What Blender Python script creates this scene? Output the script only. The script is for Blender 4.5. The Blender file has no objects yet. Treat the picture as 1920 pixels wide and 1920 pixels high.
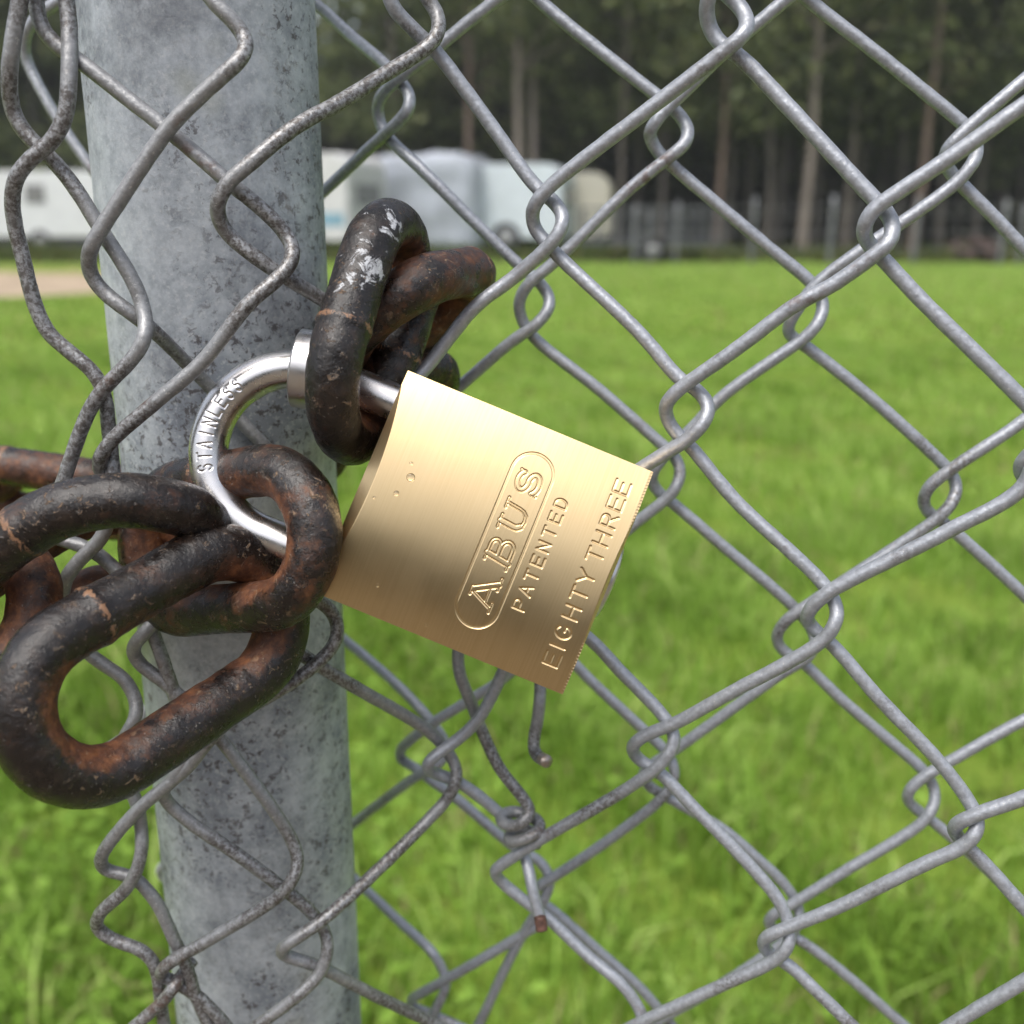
import bpy, bmesh, math, random
import numpy as np
from mathutils import Vector, Matrix, noise as mnoise

R = math.radians
scene = bpy.context.scene
COL = scene.collection

# ------------------------------------------------------------------ camera
CAM_H = 1.1
PITCH = R(15.6)
FPX = 2000.0                       # focal length in pixels of the 1920 px photograph
cam_data = bpy.data.cameras.new("camera")
cam = bpy.data.objects.new("camera", cam_data)
COL.objects.link(cam)
cam.location = (0, 0, CAM_H)
cam.rotation_euler = (R(90) - PITCH, 0, 0)
cam_data.sensor_width = 36
cam_data.lens = 36 * FPX / 1920
cam_data.clip_start = 0.01
cam_data.clip_end = 2000
cam_data.dof.use_dof = True
cam_data.dof.focus_distance = 0.2
cam_data.dof.aperture_fstop = 14.5
scene.camera = cam

# ------------------------------------------------------------------ sky, sun, exposure
SUN_EL, SUN_AZ = R(62), R(208)     # azimuth clockwise from +Y (the view direction)
world = bpy.data.worlds.new("World")
scene.world = world
world.use_nodes = True
wn, wl = world.node_tree.nodes, world.node_tree.links
wn.clear()
w_out = wn.new('ShaderNodeOutputWorld')
w_bg = wn.new('ShaderNodeBackground')
w_sky = wn.new('ShaderNodeTexSky')
w_sky.sky_type = 'NISHITA'
w_sky.sun_disc = False
w_sky.sun_elevation = SUN_EL
w_sky.sun_rotation = SUN_AZ
w_sky.air_density = 1.0
w_sky.dust_density = 4.0
w_sky.ozone_density = 1.0
w_hs = wn.new('ShaderNodeHueSaturation')
w_hs.inputs['Saturation'].default_value = 0.5
wl.new(w_sky.outputs[0], w_hs.inputs['Color'])
wl.new(w_hs.outputs[0], w_bg.inputs['Color'])
w_bg.inputs['Strength'].default_value = 0.13
wl.new(w_bg.outputs[0], w_out.inputs[0])

sun_data = bpy.data.lights.new("sun", 'SUN')
sun_data.energy = 1.0
sun_data.angle = R(30)
sun_data.color = (1.0, 0.96, 0.9)
sun = bpy.data.objects.new("sun", sun_data)
COL.objects.link(sun)
sdir = Vector((math.sin(SUN_AZ) * math.cos(SUN_EL), math.cos(SUN_AZ) * math.cos(SUN_EL), math.sin(SUN_EL)))
sun.rotation_euler = sdir.to_track_quat('Z', 'Y').to_euler()
sun.location = (0, 0, 30)

scene.view_settings.view_transform = 'Standard'
scene.view_settings.look = 'None'
scene.view_settings.gamma = 1.0
scene.view_settings.use_curve_mapping = False
scene.view_settings.exposure = 0.85

# ------------------------------------------------------------------ helpers
CP, SP = math.cos(PITCH), math.sin(PITCH)
CAMP = np.array([0, 0, CAM_H])


def ray(px, py):
    u, v = (px - 960) / FPX, (py - 960) / FPX
    return np.array([u, CP - v * SP, -SP - v * CP])


def P(px, py, t):
    return CAMP + ray(px, py) * t


def ground(px, py, z=0.0):
    d = ray(px, py)
    return CAMP + d * ((z - CAM_H) / d[2])


def mesh_np(name, verts, faces, smooth=True, attrs=None):
    """faces: (n,3) / (n,4) array or list of such arrays"""
    if isinstance(faces, np.ndarray):
        faces = [faces]
    verts = np.asarray(verts, dtype=np.float32)
    me = bpy.data.meshes.new(name)
    nl = sum(f.size for f in faces)
    npoly = sum(len(f) for f in faces)
    me.vertices.add(len(verts))
    me.vertices.foreach_set('co', verts.ravel())
    me.loops.add(nl)
    me.loops.foreach_set('vertex_index', np.concatenate([f.ravel() for f in faces]).astype(np.int32))
    me.polygons.add(npoly)
    starts, s = [], 0
    for f in faces:
        k = f.shape[1]
        starts.append(s + np.arange(len(f)) * k)
        s += f.size
    me.polygons.foreach_set('loop_start', np.concatenate(starts).astype(np.int32))
    me.polygons.foreach_set('use_smooth', np.full(npoly, smooth, dtype=bool))
    if attrs:
        for k, a in attrs.items():
            at = me.attributes.new(k, 'FLOAT', 'POINT')
            at.data.foreach_set('value', np.asarray(a, dtype=np.float32).ravel())
    me.update(calc_edges=True)
    me.validate()
    return me


def link_obj(name, me, mat=None, parent=None, **props):
    o = bpy.data.objects.new(name, me)
    COL.objects.link(o)
    if mat is not None and me is not None:
        if len(me.materials) == 0:
            me.materials.append(mat)
    if parent is not None:
        o.parent = parent
    for k, v in props.items():
        o[k] = v
    return o


def empty(name, loc, label, cat, group=None, rz=0.0):
    o = bpy.data.objects.new(name, None)
    COL.objects.link(o)
    o.empty_display_size = 0.05
    o.location = loc
    o.rotation_euler = (0, 0, rz)
    o['label'] = label
    o['category'] = cat
    if group:
        o['group'] = group
    return o


def to_local(root, pts):
    """world points to the local frame of an unrotated empty"""
    return np.asarray(pts) - np.array(root.location)


def catmull(pts, step, closed=False):
    """centripetal-like resample of a control polyline to roughly equal steps"""
    p = np.asarray(pts, dtype=float)
    n = len(p)
    out = []
    rng = range(n) if closed else range(n - 1)
    for i in rng:
        if closed:
            p0, p1, p2, p3 = p[(i - 1) % n], p[i], p[(i + 1) % n], p[(i + 2) % n]
        else:
            p1, p2 = p[i], p[i + 1]
            p0 = p[i - 1] if i > 0 else 2 * p1 - p2
            p3 = p[i + 2] if i + 2 < n else 2 * p2 - p1
        t0 = 0.0
        t1 = t0 + max(np.linalg.norm(p1 - p0), 1e-9) ** 0.5
        t2 = t1 + max(np.linalg.norm(p2 - p1), 1e-9) ** 0.5
        t3 = t2 + max(np.linalg.norm(p3 - p2), 1e-9) ** 0.5
        k = max(2, int(np.ceil(np.linalg.norm(p2 - p1) / step)))
        for j in range(k):
            t = t1 + (t2 - t1) * j / k
            a1 = (t1 - t) / (t1 - t0) * p0 + (t - t0) / (t1 - t0) * p1
            a2 = (t2 - t) / (t2 - t1) * p1 + (t - t1) / (t2 - t1) * p2
            a3 = (t3 - t) / (t3 - t2) * p2 + (t - t2) / (t3 - t2) * p3
            b1 = (t2 - t) / (t2 - t0) * a1 + (t - t0) / (t2 - t0) * a2
            b2 = (t3 - t) / (t3 - t1) * a2 + (t - t1) / (t3 - t1) * a3
            out.append((t2 - t) / (t2 - t1) * b1 + (t - t1) / (t2 - t1) * b2)
    if not closed:
        out.append(p[-1])
    return np.array(out)


def smooth_line(p, it=2, closed=False):
    p = p.copy()
    for _ in range(it):
        if closed:
            p = 0.25 * np.roll(p, 1, 0) + 0.5 * p + 0.25 * np.roll(p, -1, 0)
        else:
            q = p.copy()
            q[1:-1] = 0.25 * p[:-2] + 0.5 * p[1:-1] + 0.25 * p[2:]
            p = q
    return p


def frames(path, closed=False, ref=None):
    n = len(path)
    if closed:
        tan = np.roll(path, -1, 0) - np.roll(path, 1, 0)
    else:
        tan = np.gradient(path, axis=0)
    tan /= np.linalg.norm(tan, axis=1)[:, None] + 1e-12
    N = np.zeros_like(path)
    r = np.array([0, 0, 1.0]) if ref is None else np.asarray(ref, dtype=float)
    if abs(np.dot(r, tan[0])) > 0.95:
        r = np.array([1.0, 0, 0])
    v = r - tan[0] * np.dot(r, tan[0])
    N[0] = v / np.linalg.norm(v)
    for i in range(1, n):
        if ref is not None:
            v = r - tan[i] * np.dot(r, tan[i])
            if np.linalg.norm(v) < 0.1:
                v = N[i - 1] - tan[i] * np.dot(N[i - 1], tan[i])
        else:
            v = N[i - 1] - tan[i] * np.dot(N[i - 1], tan[i])
        N[i] = v / (np.linalg.norm(v) + 1e-12)
    return tan, N, np.cross(tan, N)


def tube(path, rad, m=12, closed=False, ref=None, cap=True):
    """returns verts (n*m,3), faces list, frames"""
    n = len(path)
    tan, N, B = frames(path, closed, ref)
    rad = np.broadcast_to(np.asarray(rad, dtype=float), (n,))
    ang = np.linspace(0, 2 * np.pi, m, endpoint=False)
    dirs = N[:, None, :] * np.cos(ang)[None, :, None] + B[:, None, :] * np.sin(ang)[None, :, None]
    v = path[:, None, :] + dirs * rad[:, None, None]
    idx = np.arange(n * m).reshape(n, m)
    if closed:
        a, b = idx, np.roll(idx, -1, 0)
    else:
        a, b = idx[:-1], idx[1:]
    f = np.stack([a, np.roll(a, -1, 1), np.roll(b, -1, 1), b], -1).reshape(-1, 4)
    V = v.reshape(-1, 3)
    fl = [f]
    if cap and not closed:
        c0, c1 = len(V), len(V) + 1
        e0 = path[0] - tan[0] * rad[0] * 0.35
        e1 = path[-1] + tan[-1] * rad[-1] * 0.35
        V = np.vstack([V, e0, e1])
        t0 = np.stack([np.full(m, c0), np.roll(idx[0], -1), idx[0]], -1)
        t1 = np.stack([np.full(m, c1), idx[-1], np.roll(idx[-1], -1)], -1)
        fl += [np.vstack([t0, t1])]
    return V, fl, dirs


def join_np(parts):
    """parts: list of (verts, [faces...]) -> verts, [tris, quads]"""
    V, by, off = [], {}, 0
    for v, fl in parts:
        V.append(v)
        if isinstance(fl, np.ndarray):
            fl = [fl]
        for f in fl:
            by.setdefault(f.shape[1], []).append(f + off)
        off += len(v)
    return np.vstack(V), [np.vstack(x) for x in by.values()]


def box_np(x0, x1, y0, y1, z0, z1):
    v = np.array([[x, y, z] for x in (x0, x1) for y in (y0, y1) for z in (z0, z1)], dtype=float)
    f = np.array([[0, 1, 3, 2], [4, 6, 7, 5], [0, 4, 5, 1], [2, 3, 7, 6], [0, 2, 6, 4], [1, 5, 7, 3]])
    return v, [f]


def vnoise(pts, scale, seed=0.0):
    """blender gradient noise on many points"""
    o = Vector((seed * 13.1, seed * 7.7, seed * 3.3))
    return np.array([mnoise.noise(Vector(p) * scale + o) for p in pts])


# ------------------------------------------------------------------ materials
def new_mat(name):
    m = bpy.data.materials.new(name)
    m.use_nodes = True
    nt = m.node_tree
    b = nt.nodes['Principled BSDF']
    return m, nt, b


class NT:
    def __init__(self, nt):
        self.nt = nt
        self.co = nt.nodes.new('ShaderNodeTexCoord')

    def n(self, t, **kw):
        nd = self.nt.nodes.new(t)
        for k, v in kw.items():
            setattr(nd, k, v)
        return nd

    def l(self, a, b):
        self.nt.links.new(a, b)

    def mapping(self, scale=(1, 1, 1), loc=(0, 0, 0), rot=(0, 0, 0), out='Object'):
        mp = self.n('ShaderNodeMapping')
        mp.inputs['Scale'].default_value = scale
        mp.inputs['Location'].default_value = loc
        mp.inputs['Rotation'].default_value = rot
        self.l(self.co.outputs[out], mp.inputs['Vector'])
        return mp.outputs[0]

    def noise(self, scale, detail=4, rough=0.55, vec=None, dist=0.0):
        nd = self.n('ShaderNodeTexNoise')
        nd.inputs['Scale'].default_value = scale
        nd.inputs['Detail'].default_value = detail
        nd.inputs['Roughness'].default_value = rough
        nd.inputs['Distortion'].default_value = dist
        self.l(vec if vec is not None else self.co.outputs['Object'], nd.inputs['Vector'])
        return nd.outputs['Fac']

    def voro(self, scale, vec=None, feature='F1', rnd=1.0):
        nd = self.n('ShaderNodeTexVoronoi', feature=feature)
        nd.inputs['Scale'].default_value = scale
        nd.inputs['Randomness'].default_value = rnd
        self.l(vec if vec is not None else self.co.outputs['Object'], nd.inputs['Vector'])
        return nd.outputs['Distance']

    def ramp(self, fac, stops):
        nd = self.n('ShaderNodeValToRGB')
        cr = nd.color_ramp
        while len(cr.elements) > 1:
            cr.elements.remove(cr.elements[-1])
        first = True
        for pos, c in stops:
            if isinstance(c, (int, float)):
                c = (c, c, c)
            if first:
                e = cr.elements[0]
                e.position = pos
                first = False
            else:
                e = cr.elements.new(pos)
            e.color = (*c, 1)
        self.l(fac, nd.inputs[0])
        return nd.outputs[0]

    def step(self, fac, a, b):
        nd = self.n('ShaderNodeMapRange')
        nd.interpolation_type = 'SMOOTHSTEP'
        nd.inputs['From Min'].default_value = a
        nd.inputs['From Max'].default_value = b
        self.l(fac, nd.inputs['Value'])
        return nd.outputs[0]

    def math(self, op, a, b=None):
        nd = self.n('ShaderNodeMath', operation=op)
        for i, x in enumerate((a, b)):
            if x is None:
                continue
            if isinstance(x, (int, float)):
                nd.inputs[i].default_value = x
            else:
                self.l(x, nd.inputs[i])
        return nd.outputs[0]

    def mix(self, fac, a, b):
        nd = self.n('ShaderNodeMix', data_type='RGBA')
        for s, x in ((nd.inputs[0], fac), (nd.inputs[6], a), (nd.inputs[7], b)):
            if isinstance(x, (int, float)):
                s.default_value = x
            elif isinstance(x, tuple):
                s.default_value = (*x, 1)
            else:
                self.l(x, s)
        return nd.outputs[2]

    def bump(self, h, strength, dist, normal=None):
        nd = self.n('ShaderNodeBump')
        nd.inputs['Strength'].default_value = strength
        nd.inputs['Distance'].default_value = dist
        self.l(h, nd.inputs['Height'])
        if normal is not None:
            self.l(normal, nd.inputs['Normal'])
        return nd.outputs[0]

    def attr(self, name):
        nd = self.n('ShaderNodeAttribute')
        nd.attribute_name = name
        return nd.outputs['Fac']


def plain(name, col, rough=0.6, metal=0.0, var=0.12, scale=3.0):
    m, nt, b = new_mat(name)
    k = NT(nt)
    c = k.ramp(k.noise(scale, 5), [(0.3, tuple(x * (1 - var) for x in col)), (0.7, tuple(min(1, x * (1 + var)) for x in col))])
    k.l(c, b.inputs['Base Color'])
    b.inputs['Roughness'].default_value = rough
    b.inputs['Metallic'].default_value = metal
    return m


def make_post_mat():
    m, nt, b = new_mat("galvanised_post")
    k = NT(nt)
    base = k.ramp(k.noise(230, 9, 0.74), [(0.3, (0.29, 0.32, 0.355)), (0.5, (0.47, 0.51, 0.545)), (0.72, (0.64, 0.68, 0.71))])
    big = k.noise(30, 6, 0.68)
    base = k.mix(k.math('MULTIPLY', k.step(big, 0.44, 0.66), 0.8), base, (0.20, 0.225, 0.26))
    sp = k.step(k.noise(1100, 3, 0.6), 0.52, 0.70)
    base = k.mix(k.math('MULTIPLY', sp, 0.6), base, (0.62, 0.64, 0.65))
    # spangle-like pits and grime flecks
    pit = k.noise(520, 7, 0.72, dist=0.4)
    zone = k.step(k.noise(30, 4), 0.36, 0.58)
    fleck = k.math('MULTIPLY', k.step(pit, 0.53, 0.60), zone)
    base = k.mix(k.math('MULTIPLY', fleck, 0.88), base, (0.085, 0.075, 0.075))
    br = k.math('MULTIPLY', k.step(k.noise(160, 5, 0.65), 0.60, 0.70), k.step(k.noise(18, 2), 0.5, 0.62))
    base = k.mix(k.math('MULTIPLY', br, 0.7), base, (0.13, 0.10, 0.075))
    # dark rubbed patches
    rub = k.step(k.noise(24, 7, 0.75, k.mapping((1, 1, 0.7), (3, 1, 7))), 0.51, 0.66)
    base = k.mix(k.math('MULTIPLY', rub, 0.46), base, (0.06, 0.066, 0.085))
    ye = k.step(k.noise(22, 3, 0.6, k.mapping((1, 1, 1), (9, 4, 2))), 0.64, 0.74)
    base = k.mix(k.math('MULTIPLY', ye, 0.4), base, (0.40, 0.40, 0.27))
    k.l(base, b.inputs['Base Color'])
    b.inputs['Metallic'].default_value = 0.25
    k.l(k.ramp(k.noise(120, 4), [(0.3, 0.42), (0.7, 0.66)]), b.inputs['Roughness'])
    k.l(k.bump(pit, 0.25, 0.0006), b.inputs['Normal'])
    return m


def make_wire_mat(name, grey, brown_amt, dark):
    m, nt, b = new_mat(name)
    k = NT(nt)
    n1 = k.noise(900, 4, 0.6)
    base = k.ramp(n1, [(0.3, tuple(x * 0.76 for x in grey)), (0.55, grey), (0.8, tuple(min(1, x * 1.25) for x in grey))])
    spk = k.step(k.noise(1900, 2, 0.5), 0.66, 0.71)
    base = k.mix(k.math('MULTIPLY', spk, 0.65), base, (0.62, 0.62, 0.6))
    zone = k.step(k.noise(38, 4, 0.6), 0.62 - brown_amt * 0.22, 0.76 - brown_amt * 0.22)
    fl = k.step(k.noise(1100, 7, 0.72), 0.42, 0.58)
    base = k.mix(k.math('MULTIPLY', k.math('MULTIPLY', zone, fl), 0.8), base, dark)
    rust = k.math('MULTIPLY', k.step(k.noise(40, 3, 0.6, k.mapping((1, 1, 1), (5, 2, 8))), 0.62, 0.72), k.step(k.noise(500, 4), 0.45, 0.6))
    base = k.mix(k.math('MULTIPLY', rust, 0.6), base, (0.13, 0.06, 0.035))
    k.l(base, b.inputs['Base Color'])
    b.inputs['Metallic'].default_value = 0.5
    b.inputs['Roughness'].default_value = 0.46
    k.l(k.bump(n1, 0.45, 0.0004), b.inputs['Normal'])
    return m


def make_chain_mat():
    m, nt, b = new_mat("rusty_black_chain")
    k = NT(nt)
    blk = k.ramp(k.noise(300, 6, 0.65), [(0.3, (0.004, 0.003, 0.0028)), (0.52, (0.0125, 0.0088, 0.0072)), (0.75, (0.042, 0.027, 0.019))])
    inner = k.attr('inner')
    rn = k.noise(130, 9, 0.76)
    r0 = k.math('ADD', k.math('MULTIPLY', inner, 0.50), rn)
    r0 = k.math('ADD', r0, k.attr('rusty'))
    rmask = k.step(r0, 0.515, 0.75)
    rust = k.ramp(k.noise(450, 5, 0.65), [(0.25, (0.030, 0.010, 0.005)), (0.48, (0.10, 0.034, 0.013)), (0.66, (0.22, 0.082, 0.028)), (0.82, (0.34, 0.18, 0.09))])
    col = k.mix(k.math('MULTIPLY', rmask, 0.92), blk, rust)
    fl = k.math('MULTIPLY', k.step(k.noise(560, 7, 0.74, dist=0.8), 0.575, 0.64), k.step(k.noise(75, 4, 0.65), 0.40, 0.62))
    col = k.mix(k.math('MULTIPLY', fl, 0.8), col, (0.30, 0.195, 0.115))
    wd = k.math('MULTIPLY', k.step(k.math('ADD', k.math('MULTIPLY', k.attr('weld'), 0.34), k.noise(420, 8, 0.76, dist=1.2)), 0.78, 0.86), k.step(k.attr('weld'), 0.1, 0.4))
    col = k.mix(k.math('MULTIPLY', wd, 0.8), col, (0.30, 0.16, 0.085))
    spk = k.step(k.noise(1500, 3, 0.6), 0.665, 0.71)
    col = k.mix(k.math('MULTIPLY', spk, 0.42), col, (0.35, 0.32, 0.29))
    # chipped white paint
    pa = k.attr('paint')
    pn = k.math('ADD', k.noise(260, 9, 0.72, dist=0.9), k.math('MULTIPLY', pa, 0.30))
    pm = k.math('MULTIPLY', k.step(pn, 0.735, 0.785), k.step(k.noise(900, 5, 0.7), 0.30, 0.52))
    pm = k.math('MULTIPLY', pm, k.step(pa, 0.05, 0.2))
    col = k.mix(pm, col, k.ramp(k.noise(420, 5), [(0.3, (0.36, 0.37, 0.39)), (0.65, (0.64, 0.66, 0.69))]))
    k.l(col, b.inputs['Base Color'])
    rgh = k.ramp(k.noise(260, 5), [(0.3, 0.16), (0.7, 0.36)])
    rgh = k.mix(rmask, rgh, (0.62, 0.62, 0.62))
    k.l(rgh, b.inputs['Roughness'])
    b.inputs['Specular IOR Level'].default_value = 0.6
    h1 = k.noise(600, 6, 0.7)
    h2 = k.noise(170, 5, 0.6)
    nrm = k.bump(h2, 0.3, 0.0014)
    hh = k.math('ADD', h1, k.math('MULTIPLY', fl, 0.5))
    nrm = k.bump(hh, 0.5, 0.0006, nrm)
    k.l(nrm, b.inputs['Normal'])
    return m


def make_brass_mat():
    m, nt, b = new_mat("brushed_brass")
    k = NT(nt)
    # brush lines run across the body (local Y)
    br = k.noise(1.0, 3, 0.6, k.mapping((3400, 24, 24)))
    br2 = k.noise(1.0, 2, 0.5, k.mapping((900, 12, 12), (3, 3, 3)))
    col = k.mix(k.step(br, 0.3, 0.75), (0.77, 0.575, 0.315), (0.72, 0.525, 0.275))
    col = k.mix(k.math('MULTIPLY', k.step(k.noise(55, 4), 0.5, 0.75), 0.25), col, (0.66, 0.50, 0.30))
    k.l(col, b.inputs['Base Color'])
    b.inputs['Metallic'].default_value = 1.0
    k.l(k.ramp(k.noise(70, 4), [(0.3, 0.28), (0.7, 0.35)]), b.inputs['Roughness'])
    h = k.math('ADD', br, k.math('MULTIPLY', br2, 0.6))
    k.l(k.bump(h, 0.07, 0.00005), b.inputs['Normal'])
    b.inputs['Anisotropic'].default_value = 0.7
    vt = k.n('ShaderNodeVectorTransform', vector_type='VECTOR', convert_from='OBJECT', convert_to='WORLD')
    vt.inputs[0].default_value = (1, 0, 0)
    k.l(vt.outputs[0], b.inputs['Tangent'])
    return m


def make_steel_mat(name, rough, brushed=False):
    m, nt, b = new_mat(name)
    k = NT(nt)
    c = k.ramp(k.noise(180, 5), [(0.3, (0.62, 0.595, 0.58)), (0.7, (0.76, 0.74, 0.73))])
    k.l(c, b.inputs['Base Color'])
    b.inputs['Metallic'].default_value = 1.0
    k.l(k.ramp(k.noise(300, 5), [(0.3, rough * 0.8), (0.75, rough * 1.35)]), b.inputs['Roughness'])
    h = k.noise(1.0, 3, 0.6, k.mapping((300, 4000, 4000)) if brushed else k.mapping((1500, 1500, 1500)))
    k.l(k.bump(h, 0.25 if brushed else 0.12, 0.00005), b.inputs['Normal'])
    return m


def make_glass_mat():
    m, nt, b = new_mat("water")
    b.inputs['Base Color'].default_value = (1, 1, 1, 1)
    b.inputs['Transmission Weight'].default_value = 1.0
    b.inputs['Roughness'].default_value = 0.0
    b.inputs['IOR'].default_value = 1.33
    return m


def make_ground_mat():
    m, nt, b = new_mat("grassy_ground")
    k = NT(nt)
    g = k.ramp(k.noise(9, 6, 0.7), [(0.25, (0.11, 0.17, 0.022)), (0.5, (0.21, 0.31, 0.04)), (0.75, (0.29, 0.39, 0.065))])
    g2 = k.ramp(k.noise(60, 4, 0.7), [(0.3, 0.55), (0.7, 1.0)])
    mul = k.n('ShaderNodeMix', data_type='RGBA', blend_type='MULTIPLY')
    mul.inputs[0].default_value = 1.0
    k.l(g, mul.inputs[6]); k.l(g2, mul.inputs[7])
    soil = k.step(k.noise(2.6, 7, 0.72), 0.55, 0.66)
    c = k.mix(k.math('MULTIPLY', soil, 0.6), mul.outputs[2], (0.10, 0.075, 0.035))
    k.l(c, b.inputs['Base Color'])
    b.inputs['Roughness'].default_value = 0.9
    b.inputs['Specular IOR Level'].default_value = 0.15
    k.l(k.bump(k.noise(40, 5), 0.8, 0.03), b.inputs['Normal'])
    return m


def make_blade_mat(name, stops):
    m, nt, b = new_mat(name)
    k = NT(nt)
    c = k.ramp(k.attr('tint'), stops)
    k.l(c, b.inputs['Base Color'])
    b.inputs['Roughness'].default_value = 0.55
    b.inputs['Specular IOR Level'].default_value = 0.25
    tr = k.n('ShaderNodeBsdfTranslucent')
    k.l(c, tr.inputs['Color'])
    mx = k.n('ShaderNodeMixShader')
    mx.inputs[0].default_value = 0.35
    out = nt.nodes['Material Output']
    k.l(b.outputs[0], mx.inputs[1]); k.l(tr.outputs[0], mx.inputs[2])
    k.l(mx.outputs[0], out.inputs[0])
    return m

# ================================================================== SETTING
rng = np.random.default_rng(11)
M_ground = make_ground_mat()
gs = 400.0
o = link_obj('ground', mesh_np('ground', [[-gs, -60, 0], [gs, -60, 0], [gs, gs, 0], [-gs, gs, 0]], np.array([[0, 1, 2, 3]]), False), M_ground, kind='structure')

# dirt track on the left, 16 - 28 m away
def wobble_sheet(name, pts, z):
    pts = np.asarray(pts, dtype=float)
    c = catmull(np.c_[pts, np.zeros(len(pts))], 0.5, closed=True)
    c[:, 2] = z
    me = bpy.data.meshes.new(name)
    bm = bmesh.new()
    bm.faces.new([bm.verts.new(p) for p in c])
    bmesh.ops.triangulate(bm, faces=bm.faces[:])
    bm.to_mesh(me)
    bm.free()
    return me


M_dirt = plain("dry_dirt", (0.40, 0.31, 0.215), 0.95, 0, 0.3, 1.2)
link_obj('dirt_track', wobble_sheet('dirt_track', [(-22, 14.8), (-12, 14.2), (-8.2, 14.4), (-6.4, 15.4), (-5.6, 17), (-6.2, 19.5), (-9, 21), (-13, 21.5), (-22, 21)], 0.004), M_dirt, kind='structure')
link_obj('dry_grass_verge', wobble_sheet('dry_grass_verge', [(-23, 21.2), (-12, 21.7), (-7, 20.4), (-5.2, 21), (-7, 23.5), (-13, 24.5), (-23, 24.5)], 0.005),
         plain("dry_grass", (0.29, 0.27, 0.09), 0.95, 0, 0.25, 2.0), kind='structure')

# unseen gravel sheet under and behind the camera, added to darken the brass reflection
link_obj('added_gravel', mesh_np('added_gravel', [[-60, -59, 0.004], [60, -59, 0.004], [60, 0.1, 0.004], [-60, 0.1, 0.004]], np.array([[0, 1, 2, 3]]), False),
         plain("gravel", (0.14, 0.112, 0.078), 0.95, 0, 0.35, 25), kind='structure')

# ------------------------------------------------------------------ grass blades (one mass nobody could count)
def blades(n, r0, r1, h0, h1, w0, w1, half=R(46), dt=0.0, lean=0.55, excl=None):
    r = np.sqrt(rng.uniform(r0 ** 2, r1 ** 2, n))
    a = rng.uniform(-half, half, n)
    x, y = r * np.sin(a), r * np.cos(a)
    # clumping: keep blades by a low-frequency pattern
    pat = (np.sin(x * 5.1 + 1.3 * np.sin(y * 3.7)) + np.sin(y * 6.3 + 1.7 * np.sin(x * 4.1)) + np.sin(x * 13 + y * 9.0) * 0.7)
    keep = rng.uniform(-2.7, 2.7, n) < pat * 1.45 + 0.9
    if excl is not None:
        keep &= ~excl(x, y)
    x, y, pat = x[keep], y[keep], pat[keep]
    n = len(x)
    h = rng.uniform(h0, h1, n) * (0.8 + 0.18 * pat.clip(-1, 2))
    w = rng.uniform(w0, w1, n)
    az = rng.uniform(0, 2 * np.pi, n)
    ld = rng.uniform(0, 2 * np.pi, n)
    ln = rng.uniform(0.1, 1.0, n) * lean
    s = np.c_[np.cos(az), np.sin(az), np.zeros(n)] * (w / 2)[:, None]
    b = np.c_[x, y, np.full(n, -0.003)]
    d = np.c_[np.cos(ld), np.sin(ld), np.zeros(n)]
    m = b + d * (ln * h * 0.35)[:, None] + np.c_[0 * h, 0 * h, h * 0.6]
    t = b + d * (ln * h * 1.2)[:, None] + np.c_[0 * h, 0 * h, h * (1.0 - 0.25 * ln)]
    V = np.stack([b - s, b + s, m - s * 0.75, m + s * 0.75, t], 1).reshape(-1, 3)
    i = np.arange(n)[:, None] * 5
    q = i + np.array([[0, 1, 3, 2]])
    tr = i + np.array([[2, 3, 4]])
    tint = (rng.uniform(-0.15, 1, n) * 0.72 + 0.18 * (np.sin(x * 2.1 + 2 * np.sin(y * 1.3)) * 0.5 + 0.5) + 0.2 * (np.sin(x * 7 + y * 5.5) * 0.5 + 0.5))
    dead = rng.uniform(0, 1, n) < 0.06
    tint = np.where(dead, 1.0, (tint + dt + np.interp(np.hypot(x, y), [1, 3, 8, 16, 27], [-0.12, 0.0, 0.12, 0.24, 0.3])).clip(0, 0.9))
    return V, q, tr, np.repeat(tint, 5)


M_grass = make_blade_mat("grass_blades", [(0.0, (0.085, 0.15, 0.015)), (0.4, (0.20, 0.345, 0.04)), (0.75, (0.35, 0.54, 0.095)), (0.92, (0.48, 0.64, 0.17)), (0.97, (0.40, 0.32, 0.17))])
track = lambda x, y: (x < -5.6) & (y > 14.4) & (y < 21.4)
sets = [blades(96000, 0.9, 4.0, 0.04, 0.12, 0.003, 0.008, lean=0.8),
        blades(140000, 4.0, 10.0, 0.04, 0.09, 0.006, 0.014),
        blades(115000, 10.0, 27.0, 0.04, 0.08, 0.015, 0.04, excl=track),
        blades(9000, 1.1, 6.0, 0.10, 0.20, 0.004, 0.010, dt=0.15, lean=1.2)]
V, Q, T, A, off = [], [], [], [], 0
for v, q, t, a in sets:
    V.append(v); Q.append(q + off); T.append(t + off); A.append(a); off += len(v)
link_obj('grass', mesh_np('grass', np.vstack(V), [np.vstack(Q), np.vstack(T)], False, {'tint': np.concatenate(A)}), M_grass, kind='stuff')

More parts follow.
